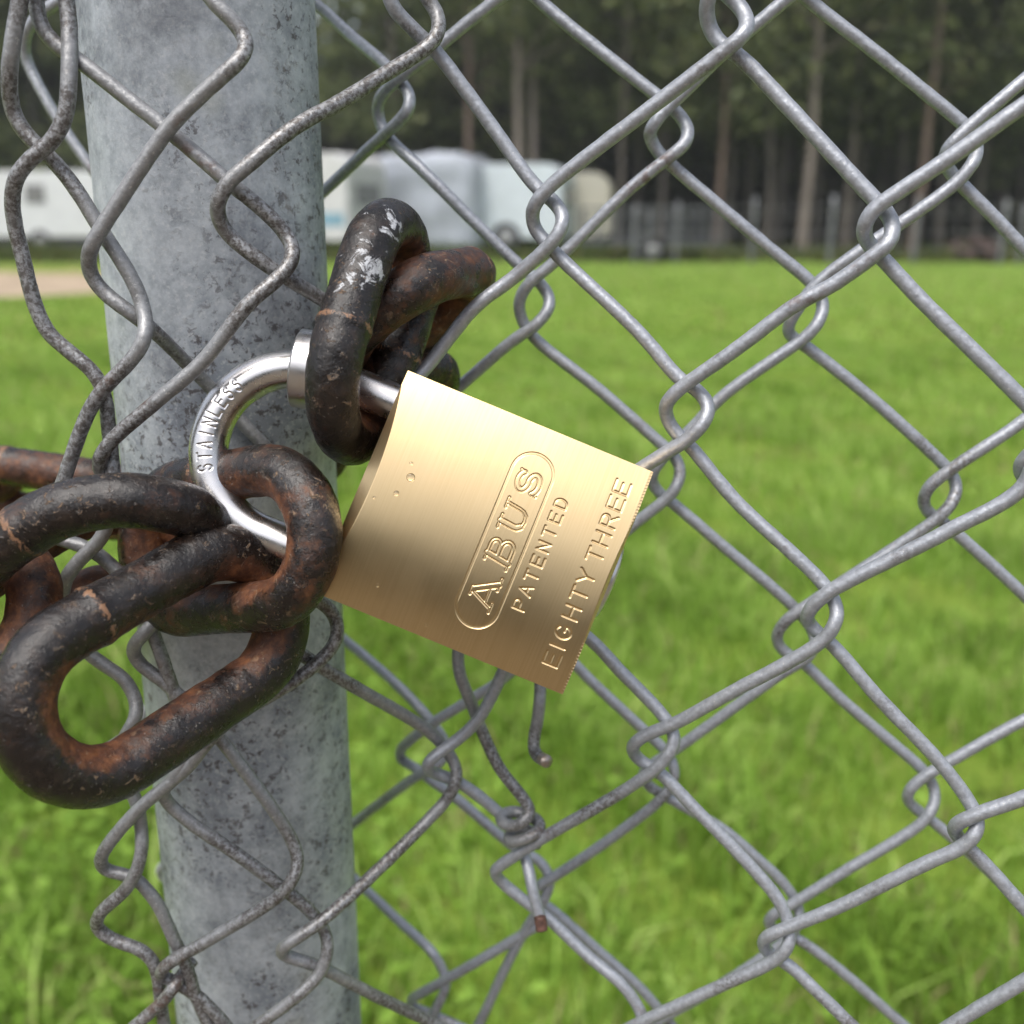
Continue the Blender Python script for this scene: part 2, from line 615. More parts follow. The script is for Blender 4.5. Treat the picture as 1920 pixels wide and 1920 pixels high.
# broad leaved weeds low in the lawn near the fence
n = 2800
wx = np.concatenate([rng.normal(-0.62, 0.28, n // 2), rng.normal(-0.5, 0.6, n // 2)])
wy = np.concatenate([rng.normal(1.65, 0.35, n // 2), rng.uniform(1.2, 4.0, n // 2)])
wz = rng.uniform(0.01, 0.065, n)
az = rng.uniform(0, 2 * np.pi, n)
sz = rng.uniform(0.007, 0.019, n)
e1 = np.c_[np.cos(az), np.sin(az), rng.uniform(-0.4, 0.4, n)] * sz[:, None]
e2 = np.c_[-np.sin(az), np.cos(az), rng.uniform(-0.4, 0.4, n)] * (sz * 0.6)[:, None]
c = np.c_[wx, wy, wz]
Vw = np.stack([c - e1, c - e1 * 0.2 + e2, c + e1, c - e1 * 0.2 - e2], 1).reshape(-1, 3)
Qw = np.arange(n)[:, None] * 4 + np.array([[0, 1, 2, 3]])
link_obj('ground_cover_weeds', mesh_np('weeds', Vw, Qw, False, {'tint': np.repeat(rng.uniform(0.1, 0.7, n), 4)}), M_grass, kind='stuff')

# rank unmown grass along the far fence line
n = 16000
tx = rng.uniform(-30, 30, n)
ty = rng.uniform(25.0, 33.0, n)
th = rng.uniform(0.10, 0.42, n) * (0.6 + 0.4 * np.sin(tx * 1.7 + np.sin(ty) * 2))
az = rng.uniform(0, np.pi, n)
wd = rng.uniform(0.03, 0.08, n)
s = np.c_[np.cos(az), np.sin(az), np.zeros(n)] * wd[:, None]
b = np.c_[tx, ty, np.zeros(n)]
top = b + np.c_[rng.normal(0, 0.1, n), rng.normal(0, 0.1, n), np.abs(th) + 0.06]
Vt = np.stack([b - s, b + s, top], 1).reshape(-1, 3)
link_obj('long_grass', mesh_np('long_grass', Vt, np.arange(n * 3).reshape(-1, 3), False, {'tint': np.repeat(rng.uniform(0, 1, n), 3)}),
         make_blade_mat("long_grass", [(0, (0.05, 0.075, 0.015)), (0.5, (0.085, 0.12, 0.025)), (0.9, (0.15, 0.14, 0.05))]), kind='stuff')

# ------------------------------------------------------------------ the wood behind the far fence
def leaf_cloud(c, sizes):
    n = len(c)
    q = rng.normal(size=(n, 3)); q /= np.linalg.norm(q, axis=1)[:, None]
    r = rng.normal(size=(n, 3)); r -= q * (r * q).sum(1)[:, None]; r /= np.linalg.norm(r, axis=1)[:, None]
    e1, e2 = q * sizes[:, None], r * (sizes * 0.5)[:, None]
    V = np.stack([c - e1, c + e2, c + e1, c - e2], 1).reshape(-1, 3)
    return V, np.arange(n)[:, None] * 4 + np.array([[0, 1, 2, 3]])


M_leaf = make_blade_mat("eucalypt_leaves", [(0, (0.035, 0.05, 0.02)), (0.5, (0.10, 0.125, 0.048)), (0.85, (0.185, 0.215, 0.085)), (1, (0.24, 0.25, 0.11))])
M_leafd = make_blade_mat("deep_wood_leaves", [(0, (0.05, 0.055, 0.038)), (0.6, (0.09, 0.10, 0.06)), (1, (0.15, 0.165, 0.09))])


def bark(name, a, b_):
    m, nt, b = new_mat(name)
    k = NT(nt)
    nz = k.noise(1.0, 6, 0.7, k.mapping((7, 7, 1.6)))
    k.l(k.ramp(nz, [(0.3, a), (0.7, b_)]), b.inputs['Base Color'])
    b.inputs['Roughness'].default_value = 0.9
    k.l(k.bump(nz, 0.6, 0.03), b.inputs['Normal'])
    return m


BARK = {'grey': bark("grey_bark", (0.07, 0.06, 0.054), (0.17, 0.145, 0.125)),
        'red': bark("reddish_bark", (0.10, 0.07, 0.055), (0.23, 0.165, 0.13)),
        'pale': bark("pale_bark", (0.14, 0.115, 0.10), (0.30, 0.25, 0.215)),
        'dark': bark("dark_bark", (0.025, 0.022, 0.018), (0.065, 0.055, 0.045))}


def tree_meshes(seed, H, rad, crown0, lean, nclump=62, nleaf=52):
    rs = np.random.default_rng(seed)
    k = 12
    z = np.linspace(-0.15, H, k)
    wob = np.cumsum(rs.normal(0, 0.07, (k, 2)), 0)
    path = np.c_[wob[:, 0] + lean * z, wob[:, 1], z]
    rr = rad * (1 - 0.82 * (z.clip(0) / H) ** 0.9)
    rr[0] *= 1.35
    parts = [tube(smooth_line(catmull(path, 0.5), 2), np.interp(np.linspace(0, 1, len(catmull(path, 0.5))), np.linspace(0, 1, k), rr), 10)[:2]]
    cl = []
    for _ in range(nclump):
        h = rs.uniform(crown0, 1.0) * H
        bx = np.interp(h, z, path[:, 0]); by = np.interp(h, z, path[:, 1])
        ang = rs.uniform(0, 2 * np.pi)
        reach = rs.uniform(0.3, 1.0) * (0.6 + 1.9 * math.sin(min(1, (1.02 - h / H) / (1.02 - crown0)) * math.pi * 0.62))
        end = np.array([bx + math.cos(ang) * reach, by + math.sin(ang) * reach, h + rs.uniform(0.0, 0.7)])
        if rs.random() < 0.55:
            st = np.array([bx, by, h - 0.35 * reach])
            mid = (st + end) / 2 + np.array([0, 0, 0.12])
            pth = catmull(np.array([st, mid, end]), 0.4)
            parts.append(tube(pth, np.linspace(rad * 0.22, 0.012, len(pth)), 6)[:2])
        cl.append(end + rs.normal(0, 1, (nleaf, 3)) * np.array([0.46, 0.46, 0.30]) * rs.uniform(0.6, 1.25))
    c = np.vstack(cl)
    tv, tf = join_np(parts)
    lv, lf = leaf_cloud(c, rs.uniform(0.08, 0.21, len(c)))
    tm = mesh_np('trunk', tv, tf)
    lm = mesh_np('crown', lv, lf, False, {'tint': np.repeat(np.clip(rs.uniform(0, 1, len(c)), 0, 1), 4)})
    return tm, lm


TREE_KINDS = {}
for kind_, seed_, H_, r_, c0_, ln_ in [('red', 1, 13.5, 0.135, 0.33, 0.02), ('pale', 2, 14.5, 0.14, 0.34, -0.012), ('grey', 3, 12.5, 0.105, 0.24, 0.03), ('dark', 4, 11.5, 0.12, 0.18, -0.02), ('greyb', 5, 13.0, 0.095, 0.28, 0.0)]:
    tm, lm = tree_meshes(seed_, H_, r_, c0_, ln_)
    tm.materials.append(BARK[kind_.replace('greyb', 'grey')])
    lm.materials.append(M_leaf)
    TREE_KINDS[kind_] = (tm, lm)

GEN = 'slender grey trunked tree in the dark wood behind the far fence'
GEND = 'dark trunked bushy tree in the dark wood behind the far fence'
# (pixel x of the trunk, distance, kind, label or None, scale)
TREES = [
    (873, 33, 'red', 'slim reddish tree leaning behind the tarpaulin covered caravan', 0.8),
    (968, 32, 'pale', 'pale pinkish trunk, left one of a close pair behind the pale blue caravan', 0.9),
    (996, 33.5, 'pale', 'pale trunk, right one of a close pair behind the pale blue caravan', 0.85),
    (1339, 31, 'red', 'reddish brown tree trunk left of the bright pale trunk at the far fence', 0.75),
    (1502, 29.5, 'pale', 'tall tree with the brightest pale trunk, just left of the thick white fence post', 0.95),
    (1580, 31.5, 'pale', 'greyish pale tree trunk just right of the thick white fence post', 0.7),
    (1707, 30, 'red', 'bright reddish trunk beside the fence post under the right wire knots', 1.0),
    (751, 36, 'grey', GEN, 1.0), (1110, 37, 'grey', GEN, 1.0), (1190, 35, 'greyb', GEN, 1.1), (1250, 38, 'dark', GEND, 1.0),
    (1400, 34, 'greyb', GEN, 1.0), (1440, 35, 'grey', GEN, 1.05), (1462, 33, 'greyb', GEN, 0.9), (1640, 36, 'greyb', GEN, 1.1), (1790, 34, 'dark', GEND, 1.0),
    (1850, 37, 'grey', GEN, 1.0), (1165, 32.5, 'greyb', GEN, 1.0), (1225, 33, 'grey', GEN, 0.9), (1368, 33.5, 'greyb', GEN, 1.0), (1425, 31, 'grey', GEN, 0.9), (1540, 33, 'grey', GEN, 0.9), (1605, 33, 'greyb', GEN, 1.0), (1665, 32.5, 'grey', GEN, 0.9), (1750, 32, 'greyb', GEN, 1.0), (1820, 33, 'greyb', GEN, 1.0), (1905, 35, 'dark', GEND, 1.05), (1960, 33, 'greyb', GEN, 1.0), (2080, 36, 'grey', GEN, 1.0), (1300, 40, 'dark', GEND, 1.1), (1545, 39, 'dark', GEND, 1.1),
    (700, 39, 'greyb', GEN, 1.1), (820, 38, 'dark', GEND, 1.0), (930, 39, 'dark', GEND, 1.1), (1050, 40, 'dark', GEND, 1.1),
    (430, 41, 'dark', GEND, 1.0), (300, 40, 'grey', GEN, 1.05), (140, 41, 'dark', GEND, 1.1), (60, 42, 'greyb', GEN, 1.1), (-30, 40, 'dark', GEND, 1.1), (100, 39.5, 'dark', GEND, 1.0), (210, 43, 'dark', GEND, 1.15), (-140, 41, 'grey', GEN, 1.1),
]
rr_ = random.Random(5)
for px, Y, kd, lab, sc in TREES:
    d = ray(px, 470)
    x = d[0] / d[1] * Y
    t_ = empty('tree', (x, Y, 0), lab, 'tree', 'trees standing along the edge of the wood', rz=rr_.uniform(0, 6.28) if lab in (GEN, GEND) else 0)
    t_.scale = (sc, sc, rr_.uniform(0.95, 1.1))
    link_obj('trunk', TREE_KINDS[kd][0], None, t_)
    link_obj('crown', TREE_KINDS[kd][1], None, t_)

# deep wood: one mass of trunks and foliage
nL = 165000
cx = rng.uniform(-64, 64, nL); cy = rng.uniform(41, 66, nL); cz = rng.uniform(0.0, 1.0, nL)
cz = np.where(rng.random(nL) < 0.38, cz * 3.2, 3.0 + cz * 10.5)
dens = np.sin(cx * 0.9 + np.sin(cz * 0.8) * 1.5) + np.sin(cz * 1.3 + cx * 0.37) + np.sin(cy * 0.8)
keep = (rng.uniform(-2.4, 2.4, nL) < dens + 1.1)
keep &= ~((cx > -12) & (cx < 1) & (cz > 8.8) & (rng.random(nL) < 0.8))
keep &= ~((cx > -9.5) & (cx < -5.8) & (cz > 8.0))
c = np.c_[cx, cy, cz][keep]
lv, lf = leaf_cloud(c, rng.uniform(0.3, 0.7, len(c)))
tp = []
for _ in range(180):
    x, y = rng.uniform(-62, 62), rng.uniform(40, 62)
    pth = np.c_[x + np.cumsum(rng.normal(0, 0.08, 6)), y + np.zeros(6), np.linspace(-0.1, rng.uniform(8, 12), 6)]
    tp.append(tube(pth, np.linspace(rng.uniform(0.1, 0.2), 0.06, 6), 7)[:2])
tv, tf = join_np(tp)
me = mesh_np('wood', np.vstack([lv, tv]), [lf] + [f + len(lv) for f in tf], False, {'tint': np.concatenate([np.repeat(rng.uniform(0, 1, len(c)), 4), np.zeros(len(tv))])})
me.materials.append(M_leafd)
me.materials.append(BARK['dark'])
mi = np.zeros(len(me.polygons), dtype=np.int32)
nq = [f for f in [lf] + tf]
cnt = len(lf)
mi[cnt:] = 1
me.polygons.foreach_set('material_index', mi)
link_obj('wood', me, None, kind='stuff')

# unseen foliage bank added behind the camera to darken reflections in brass and steel
nB = 16000
bx_ = rng.uniform(-34, 34, nB); by_ = rng.uniform(-30, -19, nB); bz_ = rng.uniform(0, 8.6, nB)
keep = bz_ < 6.8 + 1.3 * np.sin(bx_ * 0.45) + 0.6 * np.sin(bx_ * 1.7)
c = np.c_[bx_, by_, bz_][keep]
bv0, bf0 = leaf_cloud(c, rng.uniform(0.45, 0.9, len(c)))
link_obj('added_treeline', mesh_np('added_treeline', bv0, bf0, False, {'tint': np.repeat(rng.uniform(0, 1, len(c)), 4)}), M_leafd, kind='stuff')

# ------------------------------------------------------------------ far fence
M_fpost = plain("weathered_white_post", (0.17, 0.175, 0.185), 0.7, 0.0, 0.2, 3)
M_fwire = plain("fence_wire", (0.25, 0.25, 0.25), 0.6, 0.3)
FENCE_Y = 24.6
ff = empty('far_fence', (0, FENCE_Y, 0), 'low wire fence with pale posts running along the edge of the wood', 'fence')
def fx(px):
    d = ray(px, 450)
    return d[0] / d[1] * FENCE_Y
for px, h, r in [(1267, 1.35, 0.04), (1410, 1.45, 0.04), (1557, 1.5, 0.055), (1715, 1.45, 0.05), (1878, 1.4, 0.05), (1914, 1.3, 0.045), (1190, 1.3, 0.04), (1215, 1.2, 0.03), (1990, 1.4, 0.05), (2130, 1.4, 0.05)]:
    v, fl, _ = tube(np.c_[np.full(6, fx(px)) + np.linspace(0, 0.02, 6), np.zeros(6), np.linspace(-0.1, h, 6)], r, 10)
    link_obj('post', mesh_np('post', v, fl), M_fpost, ff)
wp = []
for z in (0.35, 0.7, 1.05, 1.25):
    xs = np.linspace(fx(1190), fx(2130), 30)
    wp.append(tube(np.c_[xs, np.full(30, -0.06), z + 0.015 * np.sin(xs * 2)], 0.006, 5)[:2])
v, fl = join_np(wp)
link_obj('fence_wire', mesh_np('fence_wire', v, fl), M_fwire, ff)

# pale rails of a cattle trailer parked by the fence
tr = empty('trailer', (fx(1225), 25.9, 0), 'grey railed trailer parked at the far fence beside the cream caravan', 'trailer')
M_rail = plain("dull_galvanised", (0.10, 0.105, 0.115), 0.55, 0.3)
rp = [box_np(-1.55, 1.75, -0.55, 0.55, 0.42, 0.50)]
for k_ in range(9):
    x = -1.5 + k_ * 0.40
    for yy in (-0.52, 0.52):
        rp.append(box_np(x - 0.02, x + 0.02, yy - 0.018, yy + 0.018, 0.502, 1.22))
for z in (0.72, 0.98, 1.225):
    for yy in (-0.552, 0.552):
        rp.append(box_np(-1.55, 1.75, yy - 0.012, yy + 0.012, z - 0.02, z + 0.02))
v, fl = join_np(rp)
link_obj('railed_bed', mesh_np('railed_bed', v, fl, False), M_rail, tr)
M_tyre = plain("tyre_rubber", (0.025, 0.025, 0.027), 0.8)


def wheel_np(r, w, cx, cy, cz):
    """tyre with a rounded tread, axis along local Y"""
    prof = np.array([[-w / 2, r * 0.55], [-w / 2, r * 0.9], [-w / 2 * 0.75, r], [w / 2 * 0.75, r], [w / 2, r * 0.9], [w / 2, r * 0.55]])
    m = 24
    a = np.linspace(0, 2 * np.pi, m, endpoint=False)
    V = np.stack([np.stack([cx + p[1] * np.cos(a), np.full(m, cy + p[0]), cz + p[1] * np.sin(a)], -1) for p in prof], 0)
    n_ = len(prof)
    idx = np.arange(n_ * m).reshape(n_, m)
    f = np.stack([idx, np.roll(idx, -1, 1), np.roll(np.roll(idx, -1, 0), -1, 1), np.roll(idx, -1, 0)], -1).reshape(-1, 4)
    return V.reshape(-1, 3), [f]


def disc_np(r, w, cx, cy, cz):
    v, fl, _ = tube(np.array([[cx, cy - w / 2, cz], [cx, cy + w / 2, cz]]), r, 20)
    return v, fl


M_hub = plain("wheel_hub", (0.35, 0.35, 0.36), 0.5, 0.3)
for yy in (-0.5, 0.5):
    v, fl = wheel_np(0.3, 0.16, 0.1, yy, 0.3)
    w_ = link_obj('wheel', mesh_np('wheel', v, fl), M_tyre, tr)
    v, fl = disc_np(0.19, 0.08, 0.1, yy, 0.3)
    link_obj('hub', mesh_np('hub', v, fl), M_hub, w_)
v, fl, _ = tube(catmull(np.array([[-1.55, 0, 0.46], [-2.0, 0, 0.46], [-2.35, 0, 0.42], [-2.4, 0, 0.0]]), 0.1), 0.03, 8)
link_obj('drawbar', mesh_np('drawbar', v, fl), M_rail, tr)

# small heap of reddish scrap by the fence at the right
hp = []
for k_ in range(16):
    a = rng.uniform(0, 6.28)
    p0 = np.array([rng.normal(0, 0.28), rng.normal(0, 0.2), 0.12 + abs(rng.normal(0, 0.14))])
    dv = np.array([math.cos(a), math.sin(a) * 0.6, rng.uniform(-0.3, 0.3)]) * rng.uniform(0.2, 0.45)
    hp.append(tube(catmull(np.array([p0 - dv, p0 + [0, 0, 0.04], p0 + dv]), 0.1), rng.uniform(0.04, 0.11), 8)[:2])
v, fl = join_np(hp)
so = link_obj('scrap_heap', mesh_np('scrap_heap', v, fl), plain("rusty_scrap", (0.085, 0.055, 0.05), 0.8, 0, 0.4, 4))
so.location = (fx(1868), 25.3, 0)
so['label'] = 'small reddish heap of scrap in front of the wood at right edge'
so['category'] = 'scrap heap'

# ------------------------------------------------------------------ parked caravans
M_win = None


def caravan_profile(L, H, r_f, r_b, z0, rake=0.0):
    """side outline of the body (x along the length), counter clockwise"""
    def arc(cx, cz, r, a0, a1, n=7):
        return [(cx + r * math.cos(a), cz + r * math.sin(a)) for a in np.linspace(a0, a1, n)]
    p = []
    p += arc(L / 2 - 0.15, z0 + 0.15, 0.15, -math.pi / 2, 0, 4)
    p += arc(L / 2 - r_f, H - r_f, r_f, 0, math.pi / 2)
    p += arc(-L / 2 + r_b, H - r_b, r_b, math.pi / 2, math.pi)
    p += arc(-L / 2 + 0.15, z0 + 0.15, 0.15, math.pi, 1.5 * math.pi, 4)
    return np.array(p)


def extrude_profile(p, w, bev=0.07):
    n = len(p)
    c = p.mean(0)
    q = c + (p - c) * (1 - bev / np.linalg.norm(p - c, axis=1))[:, None]
    rings = [(q, -w / 2), (p, -w / 2 + bev), (p, w / 2 - bev), (q, w / 2)]
    V = np.vstack([np.c_[a[:, 0], np.full(n, y), a[:, 1]] for a, y in rings])
    idx = np.arange(4 * n).reshape(4, n)
    f = np.stack([idx[:-1], np.roll(idx[:-1], -1, 1), np.roll(idx[1:], -1, 1), idx[1:]], -1).reshape(-1, 4)
    me_v = np.vstack([V, [[c[0], -w / 2, c[1]], [c[0], w / 2, c[1]]]])
    a = 4 * n
    t0 = np.stack([np.full(n, a), np.roll(idx[0], -1), idx[0]], -1)
    t1 = np.stack([np.full(n, a + 1), idx[3], np.roll(idx[3], -1)], -1)
    return me_v, [f, np.vstack([t0, t1])]


def caravan(name, loc, rz, label, body_mat, L=4.8, W=2.15, H=2.55, r_f=0.35, r_b=0.45, stripe=None, windows=((-1.3, 0.7), (0.7, 0.7)), skirt=None, wheel_r=0.32, wheel_x=0.15, end_win=True, group=None):
    root = empty(name, loc, label, 'caravan', group, rz)
    z0 = 0.42
    v, fl = extrude_profile(caravan_profile(L, H, r_f, r_b, z0), W)
    link_obj('body', mesh_np('body', v, fl, False), body_mat, root)
    for wx_, ww in windows:
        wr = link_obj('window', mesh_np('window', *box_np(wx_ - ww / 2, wx_ + ww / 2, -W / 2 - 0.018, -W / 2 + 0.01, 1.42, 1.95), False), M_frame, root)
        link_obj('pane', mesh_np('pane', *box_np(wx_ - ww / 2 + 0.05, wx_ + ww / 2 - 0.05, -W / 2 - 0.026, -W / 2 - 0.012, 1.47, 1.90), False), M_pane, wr)
    if end_win:
        wr = link_obj('window', mesh_np('window', *box_np(L / 2 - 0.01, L / 2 + 0.02, -0.62, 0.62, 1.35, 1.85), False), M_frame, root)
        link_obj('pane', mesh_np('pane', *box_np(L / 2 + 0.012, L / 2 + 0.028, -0.56, 0.56, 1.4, 1.8), False), M_pane, wr)
    if stripe:
        link_obj('stripe', mesh_np('stripe', *box_np(-L / 2 + 0.12, L / 2 - 0.12, -W / 2 - 0.006, -W / 2 + 0.004, 0.80, 1.13), False), stripe, root)
    ch = [box_np(-L / 2 + 0.2, L / 2 - 0.2, -W / 2 + 0.25, -W / 2 + 0.33, 0.30, 0.415), box_np(-L / 2 + 0.2, L / 2 - 0.2, W / 2 - 0.33, W / 2 - 0.25, 0.30, 0.415)]
    v, fl = join_np(ch)
    link_obj('chassis', mesh_np('chassis', v, fl, False), M_chassis, root)
    if skirt:
        link_obj('skirt', mesh_np('skirt', *box_np(-L / 2 + 0.1, L / 2 - 0.1, -W / 2 + 0.03, -W / 2 + 0.06, 0.02, 0.41), False), skirt, root)
    for yy in (-W / 2 + 0.06, W / 2 - 0.06):
        v, fl = wheel_np(wheel_r, 0.18, wheel_x, yy, wheel_r)
        w_ = link_obj('wheel', mesh_np('wheel', v, fl), M_tyre, root)
        v, fl = disc_np(wheel_r * 0.5, 0.1, wheel_x, yy, wheel_r)
        link_obj('hub', mesh_np('hub', v, fl), M_hub, w_)
    db = [tube(catmull(np.array([[L / 2 - 0.2, s * 0.5, 0.38], [L / 2 + 0.7, s * 0.12, 0.38], [L / 2 + 1.1, s * 0.02, 0.42]]), 0.15), 0.03, 6)[:2] for s in (-1, 1)]
    db.append(tube(np.array([[L / 2 + 0.8, 0, 0.0], [L / 2 + 0.8, 0, 0.55]]), 0.03, 8)[:2])
    v, fl = join_np(db)
    link_obj('drawbar', mesh_np('drawbar', v, fl), M_chassis, root)
    return root


M_frame = plain("window_rubber", (0.16, 0.16, 0.17), 0.6)
M_pane = plain("caravan_window", (0.20, 0.20, 0.20), 0.15)
M_chassis = plain("black_chassis", (0.03, 0.03, 0.035), 0.7)
M_white = plain("white_aluminium_cladding", (0.66, 0.67, 0.69), 0.5, 0, 0.06)
M_grey = plain("greyed_white_cladding", (0.58, 0.58, 0.59), 0.55, 0, 0.08)
M_cream = plain("cream_cladding", (0.72, 0.68, 0.57), 0.55, 0, 0.08)
M_pblue = plain("pale_blue_cladding", (0.60, 0.66, 0.71), 0.55, 0, 0.08)
M_stripe = plain("blue_stripe", (0.20, 0.36, 0.46), 0.5)
GRPC = 'caravans parked in storage along the far side'


def gx(px, Y):
    d = ray(px, 450)
    return d[0] / d[1] * Y


caravan('caravan', (gx(70, 33.5), 34.6, 0), R(-4), 'white caravan with a small square window, left of the galvanised post', M_white, L=5.4, H=2.35, windows=((0.15, 0.62),), skirt=M_chassis, end_win=False, group=GRPC)
caravan('caravan', (gx(715, 29) - 2.62, 30.2, 0), R(-22), 'grey white caravan with a blue stripe, partly behind the post', M_grey, L=4.9, H=2.6, stripe=M_stripe, windows=((-1.3, 0.7),), group=GRPC)
caravan('caravan', (gx(930, 31), 32.4, 0), R(-14), 'pale blue caravan with one dark wheel showing, between tarpaulin and cream caravans', M_pblue, L=4.3, H=2.45, r_f=0.5, r_b=0.3, windows=(), wheel_r=0.44, wheel_x=0.55, group=GRPC)
caravan('caravan', (gx(1055, 33), 34.4, 0), R(-8), 'cream caravan with a rounded roof corner, rightmost of the row', M_cream, L=3.2, H=2.3, r_f=0.55, r_b=0.4, windows=(), end_win=False, group=GRPC)
# tarpaulin covered caravan: a draped, sagging sheet over the body shape
tc = empty('caravan', (gx(812, 30.5), 31.9, 0), 'caravan shrouded in a sagging grey blue tarpaulin, right of the striped caravan', 'caravan', GRPC, R(-14))
v, fl = extrude_profile(caravan_profile(3.0, 2.7, 0.5, 0.35, 0.12), 2.2, 0.2)
bmesh_me = mesh_np('tarpaulin', v, fl, True)
bm = bmesh.new(); bm.from_mesh(bmesh_me)
bmesh.ops.subdivide_edges(bm, edges=bm.edges[:], cuts=5, use_grid_fill=True)
for vv in bm.verts:
    f = mnoise.noise(vv.co * 1.1) * 0.13 + mnoise.noise(Vector((vv.co.x * 4.5, vv.co.y * 4.5, vv.co.z * 0.8))) * 0.05
    cdir = Vector((vv.co.x, vv.co.y, 0)).normalized() if vv.co.z < 2.3 else Vector((0, 0, 1))
    vv.co += cdir * f
bm.to_mesh(bmesh_me); bm.free()
for p_ in bmesh_me.polygons:
    p_.use_smooth = True
link_obj('tarpaulin', bmesh_me, plain("grey_blue_tarpaulin", (0.38, 0.41, 0.47), 0.45, 0, 0.25, 1.3), tc)
for yy in (-0.9, 0.9):
    v, fl = wheel_np(0.32, 0.18, 0.1, yy, 0.32)
    link_obj('wheel', mesh_np('wheel', v, fl), M_tyre, tc)

# ================================================================== NEAR POST
M_post = make_post_mat()
POST_R = 0.02415
POST_Y = 0.2425
POST_X = -0.0655
z = np.linspace(-0.3, 1.62, 80)
path = np.c_[np.zeros(80), np.zeros(80), z]
v, fl, _ = tube(path, POST_R, 96)
po = link_obj('fence_post', mesh_np('fence_post', v, fl), M_post)
po.location = (POST_X, POST_Y, 0)
po['label'] = 'thick round galvanised steel post with mottled grey zinc, in front at left'
po['category'] = 'fence post'

# ================================================================== CHAIN-LINK MESH, two layers
M_wire = make_wire_mat("galvanised_wire", (0.40, 0.42, 0.455), 0.38, (0.12, 0.10, 0.085))
M_wirew = make_wire_mat("weathered_wire", (0.33, 0.335, 0.34), 0.9, (0.075, 0.06, 0.05))
WIRE_R = 0.00140


def sm(x, a, b):
    t = np.clip((x - a) / (b - a), 0, 1)
    return t * t * (3 - 2 * t)


def yA(x):
    """distance plane of the near mesh: bulges toward the camera over the post, swings nearer to the right"""
    return 0.2205 - 0.40 * max(x, 0.0) + 0.0 * x - 0.022 * (1 - sm(x, -0.05, -0.012))


def yB(x):
    return 0.252 - 0.17 * x + 0.016 * (1 - sm(x, -0.045, -0.02))


def depth_on(px, py, fn):
    d = ray(px, py)
    t = 0.22
    for _ in range(12):
        t = fn(d[0] * t) / d[1]
    return t


def wire_points(pts, fn, weave=0.0016, ext=(True, True)):
    pts = np.array([tuple(q) + (0.0,) * (3 - len(q)) for q in pts], dtype=float)
    n = len(pts)
    sgn = np.sign(np.diff(pts[:, 0]))
    ln = np.linalg.norm(np.diff(pts[:, :2], axis=0), axis=1)
    offs = np.zeros(n)
    for i in range(n):
        acc = []
        if i > 0:
            acc.append((sgn[i - 1], min(ln[i - 1], 60)))
        if i < n - 1:
            acc.append((sgn[i], min(ln[i], 60)))
        offs[i] = sum(a * b for a, b in acc) / (sum(b for a, b in acc) + 1e-9)
    W = []
    for (p, o_) in zip(pts, offs):
        W.append(P(p[0], p[1], depth_on(p[0], p[1], fn) + o_ * weave + p[2]))
    return np.array(W)


def extend(W, end, fn):
    """carry a wire on as a plain zigzag past the picture edge"""
    a, b = (W[1], W[0]) if end == 0 else (W[-2], W[-1])
    sx = 1 if b[0] > a[0] else -1
    dz = 1 if end == 0 else -1
    if (end == 0) != (b[2] > CAM_H - 0.005):
        return W
    out = []
    x, z_ = b[0], b[2]
    first = 0.45
    for k_ in range(5):
        x += sx * 0.029 * first
        z_ += dz * 0.036 * first
        first = 1.0
        if z_ < 0.03 or z_ > 1.62:
            break
        for ddx, ddz, oo in ((-0.004 * sx, -0.004 * dz, sx * dz * -1), (0, 0, 0), (-0.004 * sx, 0.004 * dz, 0)):
            xx = x + ddx
            out.append([xx, fn(xx), z_ + ddz])
        sx = -sx
    out = np.array(out).reshape(-1, 3)
    return np.vstack([out[::-1], W]) if end == 0 else np.vstack([W, out])


def wire_obj(root, pts, fn, mat, label=None, ext=(1, 1), rad=WIRE_R, kink=0.0002):
    W = wire_points(pts, fn)
    if ext[0]:
        W = extend(W, 0, fn)
    if ext[1]:
        W = extend(W, 1, fn)
    path = smooth_line(catmull(W, 0.0008), 8)
    s = np.arange(len(path)) * 0.0008
    v, fl, dirs = tube(path, rad, 14)
    # slight lumps in the zinc coat
    lump = np.array([mnoise.noise(Vector(p) * 420) for p in v[:-2]]) * 0.00007
    v[:-2] += dirs.reshape(-1, 3) * lump[:, None]
    o_ = link_obj('wire', mesh_np('wire', to_local(root, v), fl), mat, root)
    if label:
        o_['label'] = label
    return o_


FA = empty('chain_link_mesh', (-0.02, 0.2, 0.0), 'near layer of galvanised chain-link mesh, twisted over the front of the post', 'fence mesh')
FB = empty('chain_link_mesh', (0.02, 0.25, 0.0), 'further layer of galvanised chain-link mesh, passing behind the post', 'fence mesh')

